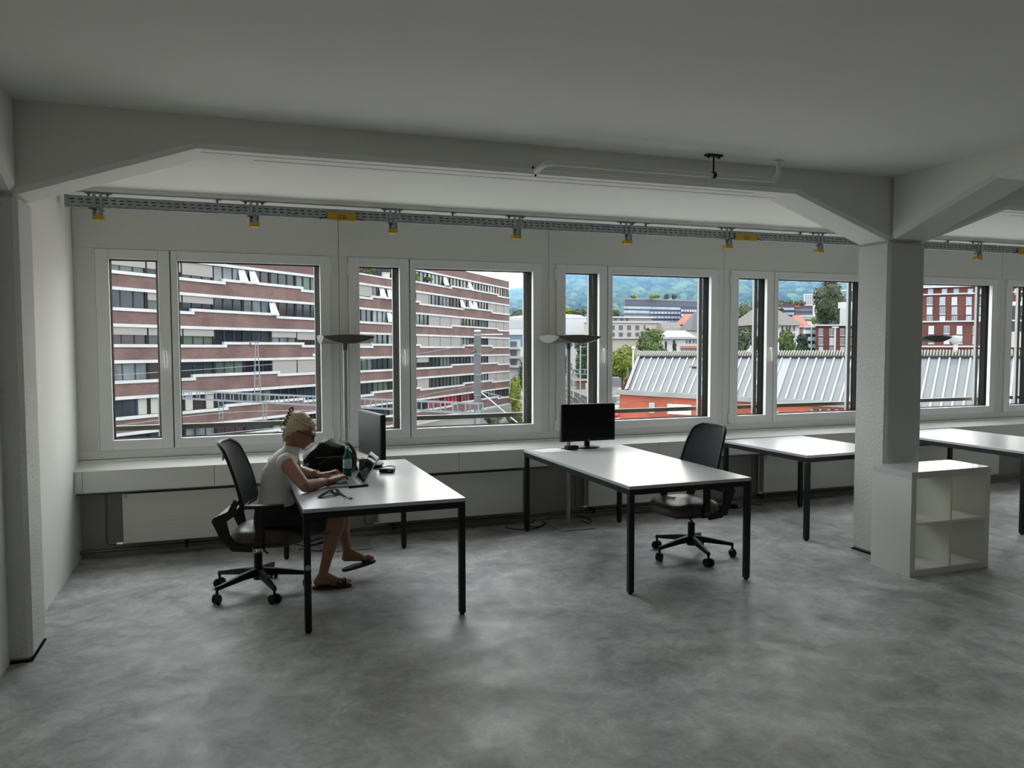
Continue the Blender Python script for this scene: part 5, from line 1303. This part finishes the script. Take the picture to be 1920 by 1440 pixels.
# ---------------------------------------------------------------- buildings of the town
def frontbox(label, name, px0, px1, pyt, pyb, d, m, depth=14, skew=0.0, cat='building', group=None):
    """box whose front runs from px0 to px1 at depth d (right end d+skew)"""
    global KD
    KD = 1.0 if d in (175, 212, 198, 196, 225, 226) else (1.62 if d < 200 else 1.42)
    d *= KD; skew *= KD; depth *= KD
    a = at(px0, pyt, d); b = at(px1, pyt, d+skew); zb = GZ; zt = a.z
    t = thing(name, label, cat, (a.x, a.y, zb), group=group); o = Vector((a.x, a.y, 0)); A_ = Vector((0, 0, 0)); B2 = Vector((b.x-a.x, b.y-a.y, 0))
    n_ = Vector((-B2.y, B2.x, 0)).normalized(); n_ = n_ if n_.dot(Vector((a.x, a.y, 0))) > 0 else -n_
    dv = Vector((a.x, a.y, 0)).normalized() if (px0+px1)/2 > 960 else n_
    H_ = zt-zb; pts = [A_, B2, B2+dv*depth, A_+dv*depth]; L_ = B2.length
    vs = pts+[p+Vector((0, 0, H_)) for p in pts]
    MB().add(vs, [(0, 1, 5, 4), (1, 2, 6, 5), (2, 3, 7, 6), (3, 0, 4, 7), (4, 5, 6, 7)], [[(0, 0), (L_, 0), (L_, H_), (0, H_)], [(0, 0), (depth, 0), (depth, H_), (0, H_)], [(0, 0), (L_, 0), (L_, H_), (0, H_)], [(0, 0), (depth, 0), (depth, H_), (0, H_)], [(0, 0), (L_, 0), (L_, depth), (0, depth)]]).build('wall', m, t)
    def face(px, py):
        r_ = ray(px, py); k = (a-CAM).dot(n_)/r_.dot(n_); p = CAM+r_*k; return Vector((p.x-a.x, p.y-a.y, p.z-zb))
    def rect(x0, y0, x1, y1, nm, mm, par=t, o1=.12, o0=-.15):
        q = [face(x0, y0), face(x1, y0), face(x1, y1), face(x0, y1)]
        q[1].z = q[0].z; q[2].z = q[3].z; q[3].x, q[3].y = q[0].x, q[0].y; q[2].x, q[2].y = q[1].x, q[1].y
        return MB().add([p-n_*o0 for p in q]+[p-n_*o1 for p in q], [(0, 1, 2, 3), (7, 6, 5, 4), (0, 4, 5, 1), (1, 5, 6, 2), (2, 6, 7, 3), (3, 7, 4, 0)]).build(nm, mm, par)
    t_ = (t, rect, face, n_, H_, B2); return t_
WIN = mat('town_glass', (.06, .075, .095), .15, var=.3, vscale=.2); WINP = mat('town_glass_pale', (.30, .36, .44), .2, var=.25, vscale=.2)
SHUT = mat('white_shutter', (.40, .42, .44), .7); CREAM = mat('cream_render', (.36, .32, .27), .85); WHI = mat('white_render', (.42, .42, .42), .85)
def window(rect, x0, y0, x1, y1, m=WIN, fr=None, t=None, mull=True):
    w_ = rect(x0, y0, x1, y1, 'window', fr or WHI, o1=.08); iw = (x1-x0)*.1; ih = (y1-y0)*.08
    rect(x0+iw, y0+ih, x1-iw, y1-ih, 'pane', m, w_, .14)
# white arena-like hall behind the brick block
t, rect, face, n_, H_, B2 = frontbox('white rounded hall roof between the brick block and the cream building', 'hall', 930, 1101, 597, 700, 190, WHI, 30)
rect(938, 600, 1030, 616, 'glazed_band', mat('pale_grey_panel', (.33, .34, .35), .5)); rect(930, 622, 1101, 628, 'white_band', WHI, o1=.6)
rect(930, 628, 1101, 650, 'blue_glass', mat('blue_glass', (.10, .15, .20), .2)); 
for px in range(945, 1030, 10): rect(px, 600, px+.6, 616, 'mullion', WHI, o1=.2)
# roof curve on the hall
pr = [(0, 0), (.25, .8), (.5, 1.2), (.75, 1.2), (.93, .9), (1, 0)]
MB().loft([[Vector((B2.x*u, B2.y*u, H_+h*1.4))+n_*k for k in (0, 30)]+[Vector((B2.x*u, B2.y*u, H_-.2))+n_*k for k in (30, 0)] for u, h in pr]).build('roof', mat('white_roof', (.45, .46, .47), .6), t)
# white terrace flats right of the block
t, rect, face, n_, H_, B2 = frontbox('white terraced flats at the right end of the brick block', 'terrace_flats', 954, 976, 637, 700, 175, WHI, 12)
for k in range(3):
    y = 640+k*17; rect(957, y, 969, y+10, 'window', WIN); 
    q = rect(955, y+11, 982-(0 if k else 6), y+15, 'balcony', EXW, o1=1.2)
# cream office building with square windows
t, rect, face, n_, H_, B2 = frontbox('cream office building with two rows of square windows', 'cream_building', 1095, 1250, 604, 690, 150, CREAM, 18, 6)
for i in range(8):
    x = 1113+i*15.4-(0 if i < 7 else 0)
    if x > 1205: continue
    for y0, y1 in ((609, 619.5), (622.5, 632)): window(rect, x, y0, x+9.5, y1, mat('grey_shade', (.075, .085, .105), .4))
for x in (1206, 1231): 
    for y0, y1 in ((608, 619), (621.5, 632)): window(rect, x, y0, x+4.5, y1)
rect(1095, 602, 1251, 604.6, 'parapet', WHI, o1=.5); rect(1095, 633, 1210, 635, 'white_cornice', WHI, o1=.8)
t, rect, face, n_, H_, B2 = frontbox('set-back attic storey of the cream office building', 'attic_storey', 1100, 1222, 594, 605, 172, mat('grey_render', (.27, .26, .25), .85), 10, 6); rect(1098, 593, 1224, 595.4, 'roof_edge', WHI, o1=1.0)
for x in (1150, 1162, 1172): window(rect, x, 597, x+7, 602)
# big dark glass office with planted roof
t, rect, face, n_, H_, B2 = frontbox('wide dark glass office building with planted flat roof under the hill', 'glass_office', 1170, 1312, 560, 640, 330, mat('office_light', (.28, .30, .33), .6), 40, 20)
rect(1170, 561, 1312, 572.5, 'dark_band', mat('office_dark', (.05, .065, .10), .3), o1=1.0); rect(1170, 559.5, 1312, 561.5, 'roof_edge', mat('grey_edge', (.20, .20, .21), .7), o1=1.4)
for y in (574, 582): rect(1170, y, 1312, y+4.5, 'window_band', WINP, o1=.5)
for y in (579, 588): rect(1170, y, 1312, y+2, 'dark_strip', mat('office_dark', (.05, .065, .10), .3), o1=.6)
for i, (x, w_) in enumerate([(1188, 10), (1222, 14), (1232, 10), (1250, 8), (1265, 8)]):
    b = at(x, 560, 334*KD); crown('roof_plants', LEAF3 if i < 3 else LEAF4, 120, w_/2*332*KD/F, 3, 1.3, .7, t, 200+i, lobes=3).location = (b.x-t.location.x, b.y-t.location.y, b.z-GZ)
for k, (x0, x1, yt, d_) in enumerate([(1218, 1277, 580, 300), (1276, 1321, 576, 290)]):
    t, rect, face, n_, H_, B2 = frontbox(['lower dark wing with pale window bands left of centre under the hill', 'dark wing with pale window bands behind the red-roofed house'][k], 'office_wing', x0, x1, yt, 640, d_, mat('office_purple', (.055, .045, .065), .5), 5, 4)
    for j in range(3):
        y = yt+4+j*8.5; rect(x0+1, y, x1-1, y+4.5, 'window_band', WINP, o1=.3)
        for q in range(1, 9): xx = x0+1+(x1-x0-2)*q/9; rect(xx, y, xx+.5, y+4.5, 'mullion', mat('office_purple', (.055, .045, .065), .5), o1=.5)
# dark purple offices behind the hip-roofed house
for k, (x0, x1, yt, d_) in enumerate([(1408, 1432, 566, 300), (1430, 1493, 571, 290), (1489, 1524, 573, 280)]):
    t, rect, face, n_, H_, B2 = frontbox(['dark purple office end wall behind the leafy trees', 'dark purple office with pale window bands behind the hip-roofed house', 'dark purple office corner left of the tall poplar'][k], 'purple_office', x0, x1, yt, 640, d_, mat('office_maroon', (.062, .035, .05), .5), 4, 0)
    for j in range(2):
        y = yt+6+j*9
        if k: rect(x0+1, y, x1-1, y+4.5, 'window_band', WINP if k == 1 else WIN, o1=.3)
    if k == 2: rect(1490, 573, 1498, 576, 'red_sign', mat('sign_red', (.40, .05, .04), .5), o1=.5)
# apartment tower on the slope
t, rect, face, n_, H_, B2 = frontbox('pale apartment tower on the wooded slope', 'apartment_tower', 1507, 1532, 551, 600, 402, WHI, 8)
for i in range(5):
    for j in range(6): rect(1509.5+i*4.4, 553.5+j*3, 1512+i*4.4, 555.2+j*3, 'window', WIN)
# white villa-like office with ribbon window
t, rect, face, n_, H_, B2 = frontbox('low white office with ribbon window between house and poplar', 'white_office', 1489, 1530, 593, 640, 230, WHI, 12); rect(1494, 598.5, 1528, 602, 'ribbon_window', WIN); rect(1486, 591.5, 1532, 594, 'roof_edge', WHI, o1=.8)
# house with hipped roof
def gable_roof(t, A_, B2, n_, depth, H_, rise, m, over=.6, hip=.3, nm='roof'):
    depth *= KD; rise *= KD; over *= KD; L_ = B2.length; d_ = B2.normalized()
    p = [A_-d_*over-n_*over, B2+d_*over-n_*over, B2+d_*over+n_*(depth+over), A_-d_*over+n_*(depth+over)]
    r_ = [A_+d_*L_*hip+n_*depth/2, B2-d_*L_*hip+n_*depth/2]
    vs = [q+Vector((0, 0, H_)) for q in p]+[q+Vector((0, 0, H_+rise)) for q in r_]
    MB().add(vs, [(0, 1, 5, 4), (1, 2, 5), (2, 3, 4, 5), (3, 0, 4), (3, 2, 1, 0)]).build(nm, m, t)
GREYT = mat('grey_tiles', (.12, .11, .10), .85, var=.15, vscale=1.5); REDT = mat('red_tiles', (.30, .10, .07), .85, var=.15, vscale=1.5); SLATE = mat('slate', (.06, .06, .07), .7)
t, rect, face, n_, H_, B2 = frontbox('white house with grey hipped roof and brown shutters', 'hip_roof_house', 1411, 1499, 610, 690, 120, WHI, 11)
gable_roof(t, Vector((0, 0, 0)), B2, n_, 11, H_, 2.9, GREYT, .7, .28)
BROWN = mat('brown_shutter', (.10, .035, .03), .7)
for x in (1424, 1468, 1482):
    for y0, y1 in ((611.5, 620.5), (625, 634)):
        window(rect, x, y0, x+5.5, y1, WINP); rect(x-2.6, y0, x, y1, 'shutter', BROWN); rect(x+5.6, y0, x+8.2, y1, 'shutter', BROWN)
t, rect, face, n_, H_, B2 = frontbox('small reddish house behind the hip-roofed house', 'red_house', 1499, 1517, 614, 690, 135, mat('brown_red', (.22, .10, .075), .8), 8); gable_roof(t, Vector((0, 0, 0)), B2, n_, 8, H_, 2.2, REDT, .5, .2)
for x in (1503, 1510): window(rect, x, 617, x+4, 624)
# white balcony block and red brick block
t, rect, face, n_, H_, B2 = frontbox('white balcony corner of the red apartment block', 'balcony_block', 1508, 1528.5, 612, 690, 92, WHI, 3)
for k in range(4): rect(1509, 614+k*13, 1529, 619+k*13, 'opening', WIN); rect(1506.5, 619+k*13, 1530, 626+k*13, 'balcony', WHI, o1=.9)
MB().tube([face(1517, 612)-n_*1.2, face(1517, 660)-n_*1.2], .12, 8).build('glass_tube', mat('aqua_glass', (.20, .42, .44), .2), t)
t, rect, face, n_, H_, B2 = frontbox('red brick apartment block seen just left of the pillar', 'brick_apartments', 1529, 1640, 610.5, 690, 90, BRK3, 3); rect(1528, 608.5, 1641, 611.2, 'roof_edge', WHI, o1=.5)
for i, x in enumerate((1535, 1555, 1575.5, 1595.5)):
    for j, (y0, y1) in enumerate(((616, 629.5), (633, 647), (650, 662))):
        if (i+j) % 2 == 0 and j or (i == 3 and j == 1): rect(x, y0, x+8, y1, 'shutter', SHUT)
        else: window(rect, x, y0, x+8, y1, mat('mid_glass', (.14, .17, .21), .25)); rect(x+3.6, y0, x+4.4, y1, 'mullion', WHI, o1=.2)
        rect(x-.6, y1, x+8.6, y1+1, 'sill', WHI, o1=.25)
t, rect, face, n_, H_, B2 = frontbox('white stair tower with glass balconies left of the pillar', 'white_tower', 1575, 1640, 577, 690, 96, WHI, 10)
for k in range(4): rect(1594, 580+k*8, 1612, 585+k*8, 'glass_balcony', mat('aqua_glass', (.20, .42, .44), .2), o1=.3)
a = face(1592, 577); MB().box((a.x, a.y, H_), (a.x+2.4, a.y+3, H_+1.2)).build('step_block', WHI, t); MB().box((a.x+.8, a.y, H_+3.4), (a.x+4, a.y+3, H_+3.7)).build('canopy', WHI, t)
for q in (1.1, 2.6): MB().tube([(a.x+q, a.y+.6, H_+1.2), (a.x+q, a.y+.6, H_+3.4)], .12, 6).build('canopy_post', EXD, t)
# big red brick block right of the pillar
t, rect, face, n_, H_, B2 = frontbox('big red brick apartment block with many white windows right of the pillar', 'brick_apartments', 1700, 1960, 541.5, 690, 78, BRK3, 14, -6)
rect(1700, 538.5, 1960, 541.8, 'roof_edge', WHI, o1=.7); rect(1700, 552.5, 1960, 554.8, 'white_band', WHI, o1=.35); rect(1700, 602.5, 1960, 605, 'white_band', WHI, o1=.35); rect(1700, 648, 1960, 651, 'white_band', WHI, o1=.5)
LG = mat('light_glass', (.26, .33, .40), .2)
for i, x in enumerate((1740, 1766, 1788, 1814.5, 1837.5, 1902, 1925)): window(rect, x, 541.5, x+10, 552.5, WINP if i % 2 else LG, WHI)
for i, x in enumerate((1738, 1762, 1784.5, 1811.5, 1835, 1915)):
    for j, (y0, y1) in enumerate(((557, 571.5), (575, 589), (592, 602.5))):
        if (i*2+j) % 3 == 1: rect(x, y0, x+10.5, y1, 'shutter', SHUT)
        else: window(rect, x, y0, x+10.5, y1, LG if (i+j) % 2 else mat('mid_glass', (.14, .17, .21), .25), WHI); rect(x+4.8, y0, x+5.7, y1, 'mullion', WHI, o1=.2)
        rect(x-.8, y1, x+11.3, y1+1.2, 'sill', WHI, o1=.3)
for i, x in enumerate((1741, 1770, 1794, 1824)):
    for j, (y0, y1) in enumerate(((611, 626), (629, 644.5))):
        if (i+j) % 2 == 0: rect(x, y0, x+10.5, y1, 'shutter', SHUT)
        else: window(rect, x, y0, x+10.5, y1, mat('mid_glass', (.14, .17, .21), .25), WHI); rect(x+4.8, y0, x+5.7, y1, 'mullion', WHI, o1=.2)
        rect(x-.8, y1, x+11.3, y1+1.2, 'sill', WHI, o1=.3)
rect(1896, 572, 1925, 640, 'dark_recess', mat('dark_recess', (.03, .035, .04), .6), o1=.1); rect(1892, 622, 1930, 650, 'pale_wall', mat('pale_stone', (.38, .36, .33), .8), o1=.4)
t = thing('yard_light', 'white yard light on a pole seen in the window at the right edge', 'lamp post', at(1904, 668, 29)); MB().tube([(0, 0, -3), (0, 0, 1.85)], .05, 8).build('pole', EXW, t); MB().box((-.18, -.18, 1.85), (.18, .18, 2.0)).build('head', EXW, t, bevel=.04)
t = thing('street_lamp', 'white street lamp in front of the red apartment block left of the pillar', 'lamp post', at(1565, 665, 62)); MB().tube([(0, 0, -6), (0, 0, 2.1)], .06, 8).build('pole', EXW, t); MB().box((-.25, -.12, 2.1), (.25, .12, 2.2)).build('head', EXW, t, bevel=.03)
# orange-banded building and white building right in the third window
t, rect, face, n_, H_, B2 = frontbox('white building with orange band in the third window', 'orange_band_building', 1232, 1345, 634, 700, 100, WHI, 12)
rect(1276, 649, 1345, 653, 'orange_band', mat('orange_band', (.40, .13, .05), .7), o1=.2); rect(1317, 647, 1345, 664, 'orange_panel', mat('orange_band', (.40, .13, .05), .7), o1=.15); rect(1232, 633, 1345, 635.2, 'roof_edge', WHI, o1=.8)
for i in range(5): rect(1276+i*8.3, 653.6, 1283+i*8.3, 661, 'window', WIN); 
for x in (1286, 1291, 1299, 1304, 1313): window(rect, x, 637, x+5 if x not in (1286, 1299) else x+3, 644, WIN)
rect(1246, 636, 1272, 645, 'glazed_front', mat('pale_grey_panel', (.33, .34, .35), .5), o1=.1)
# houses with pitched roofs in the third window
t, rect, face, n_, H_, B2 = frontbox('long grey-roofed hall with skylights beside the cream building', 'skylight_hall', 1248, 1284, 622, 690, 135, WHI, 9); gable_roof(t, Vector((0, 0, 0)), B2, n_, 12, H_, 1.75, GREYT, .3, .04)
for i in range(4): rect(1250+i*6.5, 613.2, 1252+i*6.5, 617.2, 'skylight', WINP, o1=-3.2, o0=-5.2)
t, rect, face, n_, H_, B2 = frontbox('house with red tiled roof below the glass office', 'red_roof_house', 1287, 1316, 608, 690, 150, CREAM, 9); gable_roof(t, Vector((0, 0, 0)), B2, n_, 9, H_, 2.1, REDT, .5, .25); window(rect, 1292, 610, 1296, 615); window(rect, 1302, 610, 1306, 615)
t, rect, face, n_, H_, B2 = frontbox('white house with dark slate roof at the edge of the third window', 'slate_roof_house', 1300, 1345, 620, 690, 128, WHI, 9); gable_roof(t, Vector((0, 0, 0)), B2, n_, 9, H_, 3.2, SLATE, .6, .3); window(rect, 1309, 622, 1312, 628, mat('dark_win', (.02, .02, .025), .3)); window(rect, 1315, 622, 1318, 628, mat('dark_win', (.02, .02, .025), .3))
t, rect, face, n_, H_, B2 = frontbox('low white house with grey pitched roof in front of the skylight hall', 'low_house', 1255, 1300, 632, 700, 115, WHI, 8); gable_roof(t, Vector((0, 0, 0)), B2, n_, 8, H_, 1.0, mat('pale_roof', (.30, .30, .31), .7), .3, .1)

# ---------------------------------------------------------------- small things in the rail yard
t, rect, face, n_, H_, B2 = frontbox('brown wooden hut beside the tracks', 'hut', 1081, 1112, 714, 729, 212, mat('hut_brown', (.14, .09, .07), .8), 4, cat='hut'); gable_roof(t, Vector((0, 0, 0)), B2, n_, 4, H_, .5, mat('hut_roof', (.16, .11, .095), .8), .6, .05)
t, rect, face, n_, H_, B2 = frontbox('white site container beside the tracks', 'container', 1098, 1112, 720, 736, 198, WHI, 3, cat='container')
t, rect, face, n_, H_, B2 = frontbox('orange site container beside the tracks', 'container', 1112.6, 1124, 722, 737, 196, mat('orange_box', (.42, .21, .04), .6), 3, cat='container')
t, rect, face, n_, H_, B2 = frontbox('long grey retaining wall behind the rail yard', 'retaining_wall', 1131, 1192, 709, 730, 225, mat('grey_wall', (.20, .20, .20), .9), 2, cat='wall')
t, rect, face, n_, H_, B2 = frontbox('concrete yard wall at the foot of the trees', 'retaining_wall', 1040, 1130, 712, 728, 226, mat('grey_wall', (.20, .20, .20), .9), 2, cat='wall')
R_ = random.Random(5)
YARD = [(mat('yard_white', (.42, .42, .42), .7), 'white'), (mat('yard_grey', (.22, .22, .22), .7), 'grey'), (mat('yard_yellow', (.38, .32, .10), .7), 'yellow')]
for i in range(10):
    px = 1146+R_.uniform(0, 30); py = 738+i*4.2; d = (1.65-GZ)*F/(py-642); b = at(px, py, d); mm, cn = YARD[i % 3]
    t = thing('material_pack', '%s pack of building material in the yard, %s from the back' % (cn, ordn[i] if i < 9 else 'tenth'), 'pallet', (b.x, b.y, GZ), R_.uniform(0, 1), group='packs in the yard beside the shed')
    w_ = R_.uniform(.7, 1.5); MB().box((-w_, -.6, .12), (w_, .6, R_.uniform(.6, 1.3))).build('load', mm, t, bevel=.05); MB().box((-w_, -.6, 0), (w_, .6, .12)).build('pallet_base', BARK, t)
for i, (px, py, lb, m) in enumerate([(1163, 786, 'red car with white roof parked behind the screen', 'red'), (1164, 803, 'red car parked at the corner of the shed', 'red')]):
    d = (1.65-GZ)*F/(py-642); b = at(px, py, d); t = thing('car', lb, 'car', (b.x, b.y, GZ), .5)
    pr = [(-2, .3), (2, .3), (2.05, .75), (1.2, .9), (.7, 1.4), (-1.2, 1.42), (-1.9, .95), (-2.05, .7)]
    MB().prism(pr, lambda u, v, q: Vector((u, q, v)), -.85, .85).build('body', mat('car_red', (.40, .02, .03), .3), t, bevel=.08)
    MB().prism([(-1.05, .95), (.95, .95), (.6, 1.3), (-1.0, 1.32)], lambda u, v, q: Vector((u, q, v)), -.87, .87).build('glazing', EXD, t); MB().box((-1.1, -.7, 1.4), (.65, .7, 1.46)).build('roof', WHI, t, bevel=.02)
    for wx in (-1.25, 1.3):
        for wy in (-.8, .8): MB().lathe([(.05, -.1), (.32, -.1), (.32, .1), (.05, .1)], 14, Matrix.Translation((wx, wy, .32)) @ Matrix.Rotation(PI/2, 4, 'X')).build('wheel', GASKET, t)

# ---------------------------------------------------------------- trees of the town
TG = 'trees in the town'
tree('big dark green tree behind the left end of the metal roof', 1222, 680, 618, 78, 58, LEAF1, 11, n=2600, leaf=.17, group=TG, lob=14)
tree('bright yellow-green tree left of the metal roof', 1166, 716, 638, 98, 62, LEAF3, 12, n=2400, leaf=.2, group=TG, lob=13)
tree('dark conifer standing above the tracks', 1096, 712, 622, 138, 46, LEAF2, 13, n=2400, leaf=.26, group=TG, lob=16)
tree('dark tree behind the middle lamp pole', 1058, 712, 655, 128, 30, LEAF2, 14, n=1000, leaf=.24, group=TG)
tree('bright yellow-green tree at the foot of the brick block', 964, 775, 700, 126, 30, LEAF3, 15, n=1300, leaf=.2, group=TG)
tree('leafy tree right of the terraced flats', 986, 735, 668, 160, 34, LEAF1, 16, n=1200, leaf=.3, group=TG)
tree('tall dark poplar rising above the roofs', 1552, 608, 524, 150, 62, mat('leaf_poplar', (.022, .034, .018), .85, col2=(.075, .09, .05), vscale=.35), 17, n=4200, leaf=.28, group=TG, lob=26)
tree('green tree left of the hip-roofed house', 1392, 640, 560, 140, 44, LEAF4, 18, n=1800, leaf=.28, group=TG, lob=14)
tree('leafy tree in front of the hip-roofed house on its left', 1391, 664, 612, 84, 50, LEAF4, 19, n=1700, leaf=.2, group=TG, lob=12)
tree('dark bush below the hip-roofed house on its left', 1418, 664, 632, 86, 30, LEAF2, 20, n=900, leaf=.17, group=TG)
tree('green tree right in front of the hip-roofed house', 1472, 662, 617, 84, 40, LEAF1, 21, n=1700, leaf=.18, group=TG, lob=12)
tree('dark bush between the hip-roofed house and the balcony block', 1503, 664, 627, 88, 26, LEAF2, 22, n=900, leaf=.17, group=TG)
tree('small tree behind the hip roof', 1462, 592, 578, 200, 18, LEAF2, 23, n=500, leaf=.3, group=TG)
tree('yellowish tree right of the low white office', 1527, 608, 596, 170, 14, LEAF3, 24, n=500, leaf=.25, group=TG)
tree('cypress in front of the orange-banded building', 1265, 662, 637, 92, 9, LEAF2, 25, n=500, leaf=.12, group=TG)
tree('thin cypress left of the taller one', 1248, 662, 640, 92, 5, LEAF2, 26, n=300, leaf=.1, group=TG)
for i, (px, w_, yb, yt, d) in enumerate([(1062, 30, 596, 577, 420), (1085, 34, 597, 575, 430), (1114, 28, 597, 577, 415), (1150, 24, 598, 580, 420), (975, 40, 596, 580, 410), (1010, 36, 597, 582, 410)]):
    tree('round tree in the row in front of the hill, %s from the brick block' % ['third', 'fourth', 'fifth', 'sixth', 'first', 'second'][i], px, yb, yt, d, w_, LEAF3 if i == 0 else LEAF4, 70+i, n=600, leaf=.8, group=TG)
for i, (px, w_) in enumerate([(1458, 26), (1478, 22), (1498, 26)]):
    tree('pale tree above the purple offices, %s from the left' % ordn[i], px, 577, 563, 420, w_, LEAF4, 80+i, n=450, leaf=.8, group=TG)
for i, (px, py, w_, h_) in enumerate([(925, 795, 40, 18), (965, 792, 40, 16), (1120, 729, 12, 6), (1010, 770, 30, 20)]):
    d = (1.65-GZ)*F/(py-642); b = at(px, py, d); t = thing('yard_bush', ['low bush behind the concrete mast', 'low bush at the bottom right of the second window', 'low bush on the bank behind the tracks', 'low bush behind the window pier'][i], 'bush', (b.x, b.y, GZ)); crown('leaves', LEAF1 if i % 2 else LEAF4, 700, w_/2*d/F, w_/2*d/F, h_/2*d/F, .2, t, 90+i, lobes=8)

# ---------------------------------------------------------------- wooded hill
def hillz(px, y01): pass
def silhouette(px):
    pts = [(700, 600), (900, 572), (957, 555), (994, 545), (1050, 505), (1150, 470), (1300, 455), (1450, 450), (1600, 470), (1750, 524), (1830, 560), (1950, 600), (2100, 620)]
    for (a, ya), (b, yb) in zip(pts, pts[1:]):
        if a <= px <= b: t = (px-a)/(b-a); t = t*t*(3-2*t); return ya+(yb-ya)*t
    return 600
NX, NY = 90, 16; vs = []; R_ = random.Random(3)
def hp(px, v):
    d = 720+540*v; ybase = 612; ys = silhouette(px); y = ybase+(ys-ybase)*(v**.85)
    return at(px, y, d)
for i in range(NX+1):
    for j in range(NY+1): vs.append(hp(760+1320*i/NX, j/NY))
fs = [(i*(NY+1)+j, (i+1)*(NY+1)+j, (i+1)*(NY+1)+j+1, i*(NY+1)+j+1) for i in range(NX) for j in range(NY)]
# far flank so that the hill has a back
back0 = len(vs)
for i in range(NX+1): p = hp(760+1320*i/NX, 1); vs.append(Vector((p.x+200*FW.x, p.y+200*FW.y, GZ)))
fs += [(i*(NY+1)+NY, (i+1)*(NY+1)+NY, back0+i+1, back0+i) for i in range(NX)]
HILLM = mat('forest_floor', (.02, .035, .02), .95)
hl = MB().add(vs, fs).build('hill', HILLM); struct(hl, 'long wooded hill behind the town', 'hill')
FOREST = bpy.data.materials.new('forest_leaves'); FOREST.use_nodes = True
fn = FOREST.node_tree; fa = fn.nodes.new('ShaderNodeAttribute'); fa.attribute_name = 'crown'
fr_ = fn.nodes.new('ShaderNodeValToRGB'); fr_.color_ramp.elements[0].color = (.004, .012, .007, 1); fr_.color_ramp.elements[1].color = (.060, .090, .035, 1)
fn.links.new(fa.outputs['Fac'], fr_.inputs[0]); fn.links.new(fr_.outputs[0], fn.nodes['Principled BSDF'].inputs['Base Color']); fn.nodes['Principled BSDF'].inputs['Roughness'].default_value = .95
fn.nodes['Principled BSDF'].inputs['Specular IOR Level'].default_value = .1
crv = []
mb = MB(); ico = None
bmi = bmesh.new(); bmesh.ops.create_icosphere(bmi, subdivisions=2, radius=1); iv = [v.co.copy() for v in bmi.verts]; ifs = [tuple(v.index for v in f.verts) for f in bmi.faces]; bmi.free()
for k in range(3600):
    px = R_.uniform(930, 1900); v = R_.uniform(0.0, 1.0)
    if silhouette(px) > 585: continue
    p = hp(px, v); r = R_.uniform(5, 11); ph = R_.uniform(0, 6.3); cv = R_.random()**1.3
    crv += [min(1, cv*(.55+.45*(q.z*.6+.4))) for q in iv]  # crown tops coloured lighter than undersides, shading put into the colour
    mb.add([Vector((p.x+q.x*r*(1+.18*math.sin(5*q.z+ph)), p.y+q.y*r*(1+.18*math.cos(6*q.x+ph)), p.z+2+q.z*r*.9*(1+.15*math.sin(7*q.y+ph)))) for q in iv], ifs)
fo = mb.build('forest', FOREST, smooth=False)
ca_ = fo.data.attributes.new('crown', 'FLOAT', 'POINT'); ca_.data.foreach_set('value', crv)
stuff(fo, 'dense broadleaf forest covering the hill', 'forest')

# ---------------------------------------------------------------- haze over the valley
vm = bpy.data.materials.new('valley_haze'); vm.use_nodes = True; vn = vm.node_tree; vn.nodes.remove(vn.nodes['Principled BSDF'])
vs_ = vn.nodes.new('ShaderNodeVolumeScatter'); vs_.inputs['Color'].default_value = (.20, .47, 1, 1); vs_.inputs['Density'].default_value = .0011; vs_.inputs['Anisotropy'].default_value = 0
vn.links.new(vs_.outputs[0], vn.nodes['Material Output'].inputs['Volume'])
q = [at(700, 642, 600), at(2150, 642, 600), at(2150, 642, 1500), at(700, 642, 1500)]
hz = MB().add([Vector((p.x, p.y, z)) for z in (GZ+.5, 330) for p in q], [(0, 3, 2, 1), (4, 5, 6, 7), (0, 1, 5, 4), (1, 2, 6, 5), (2, 3, 7, 6), (3, 0, 4, 7)]).build('haze', vm)
stuff(hz, 'thin bluish haze between the town and the hill', 'haze')
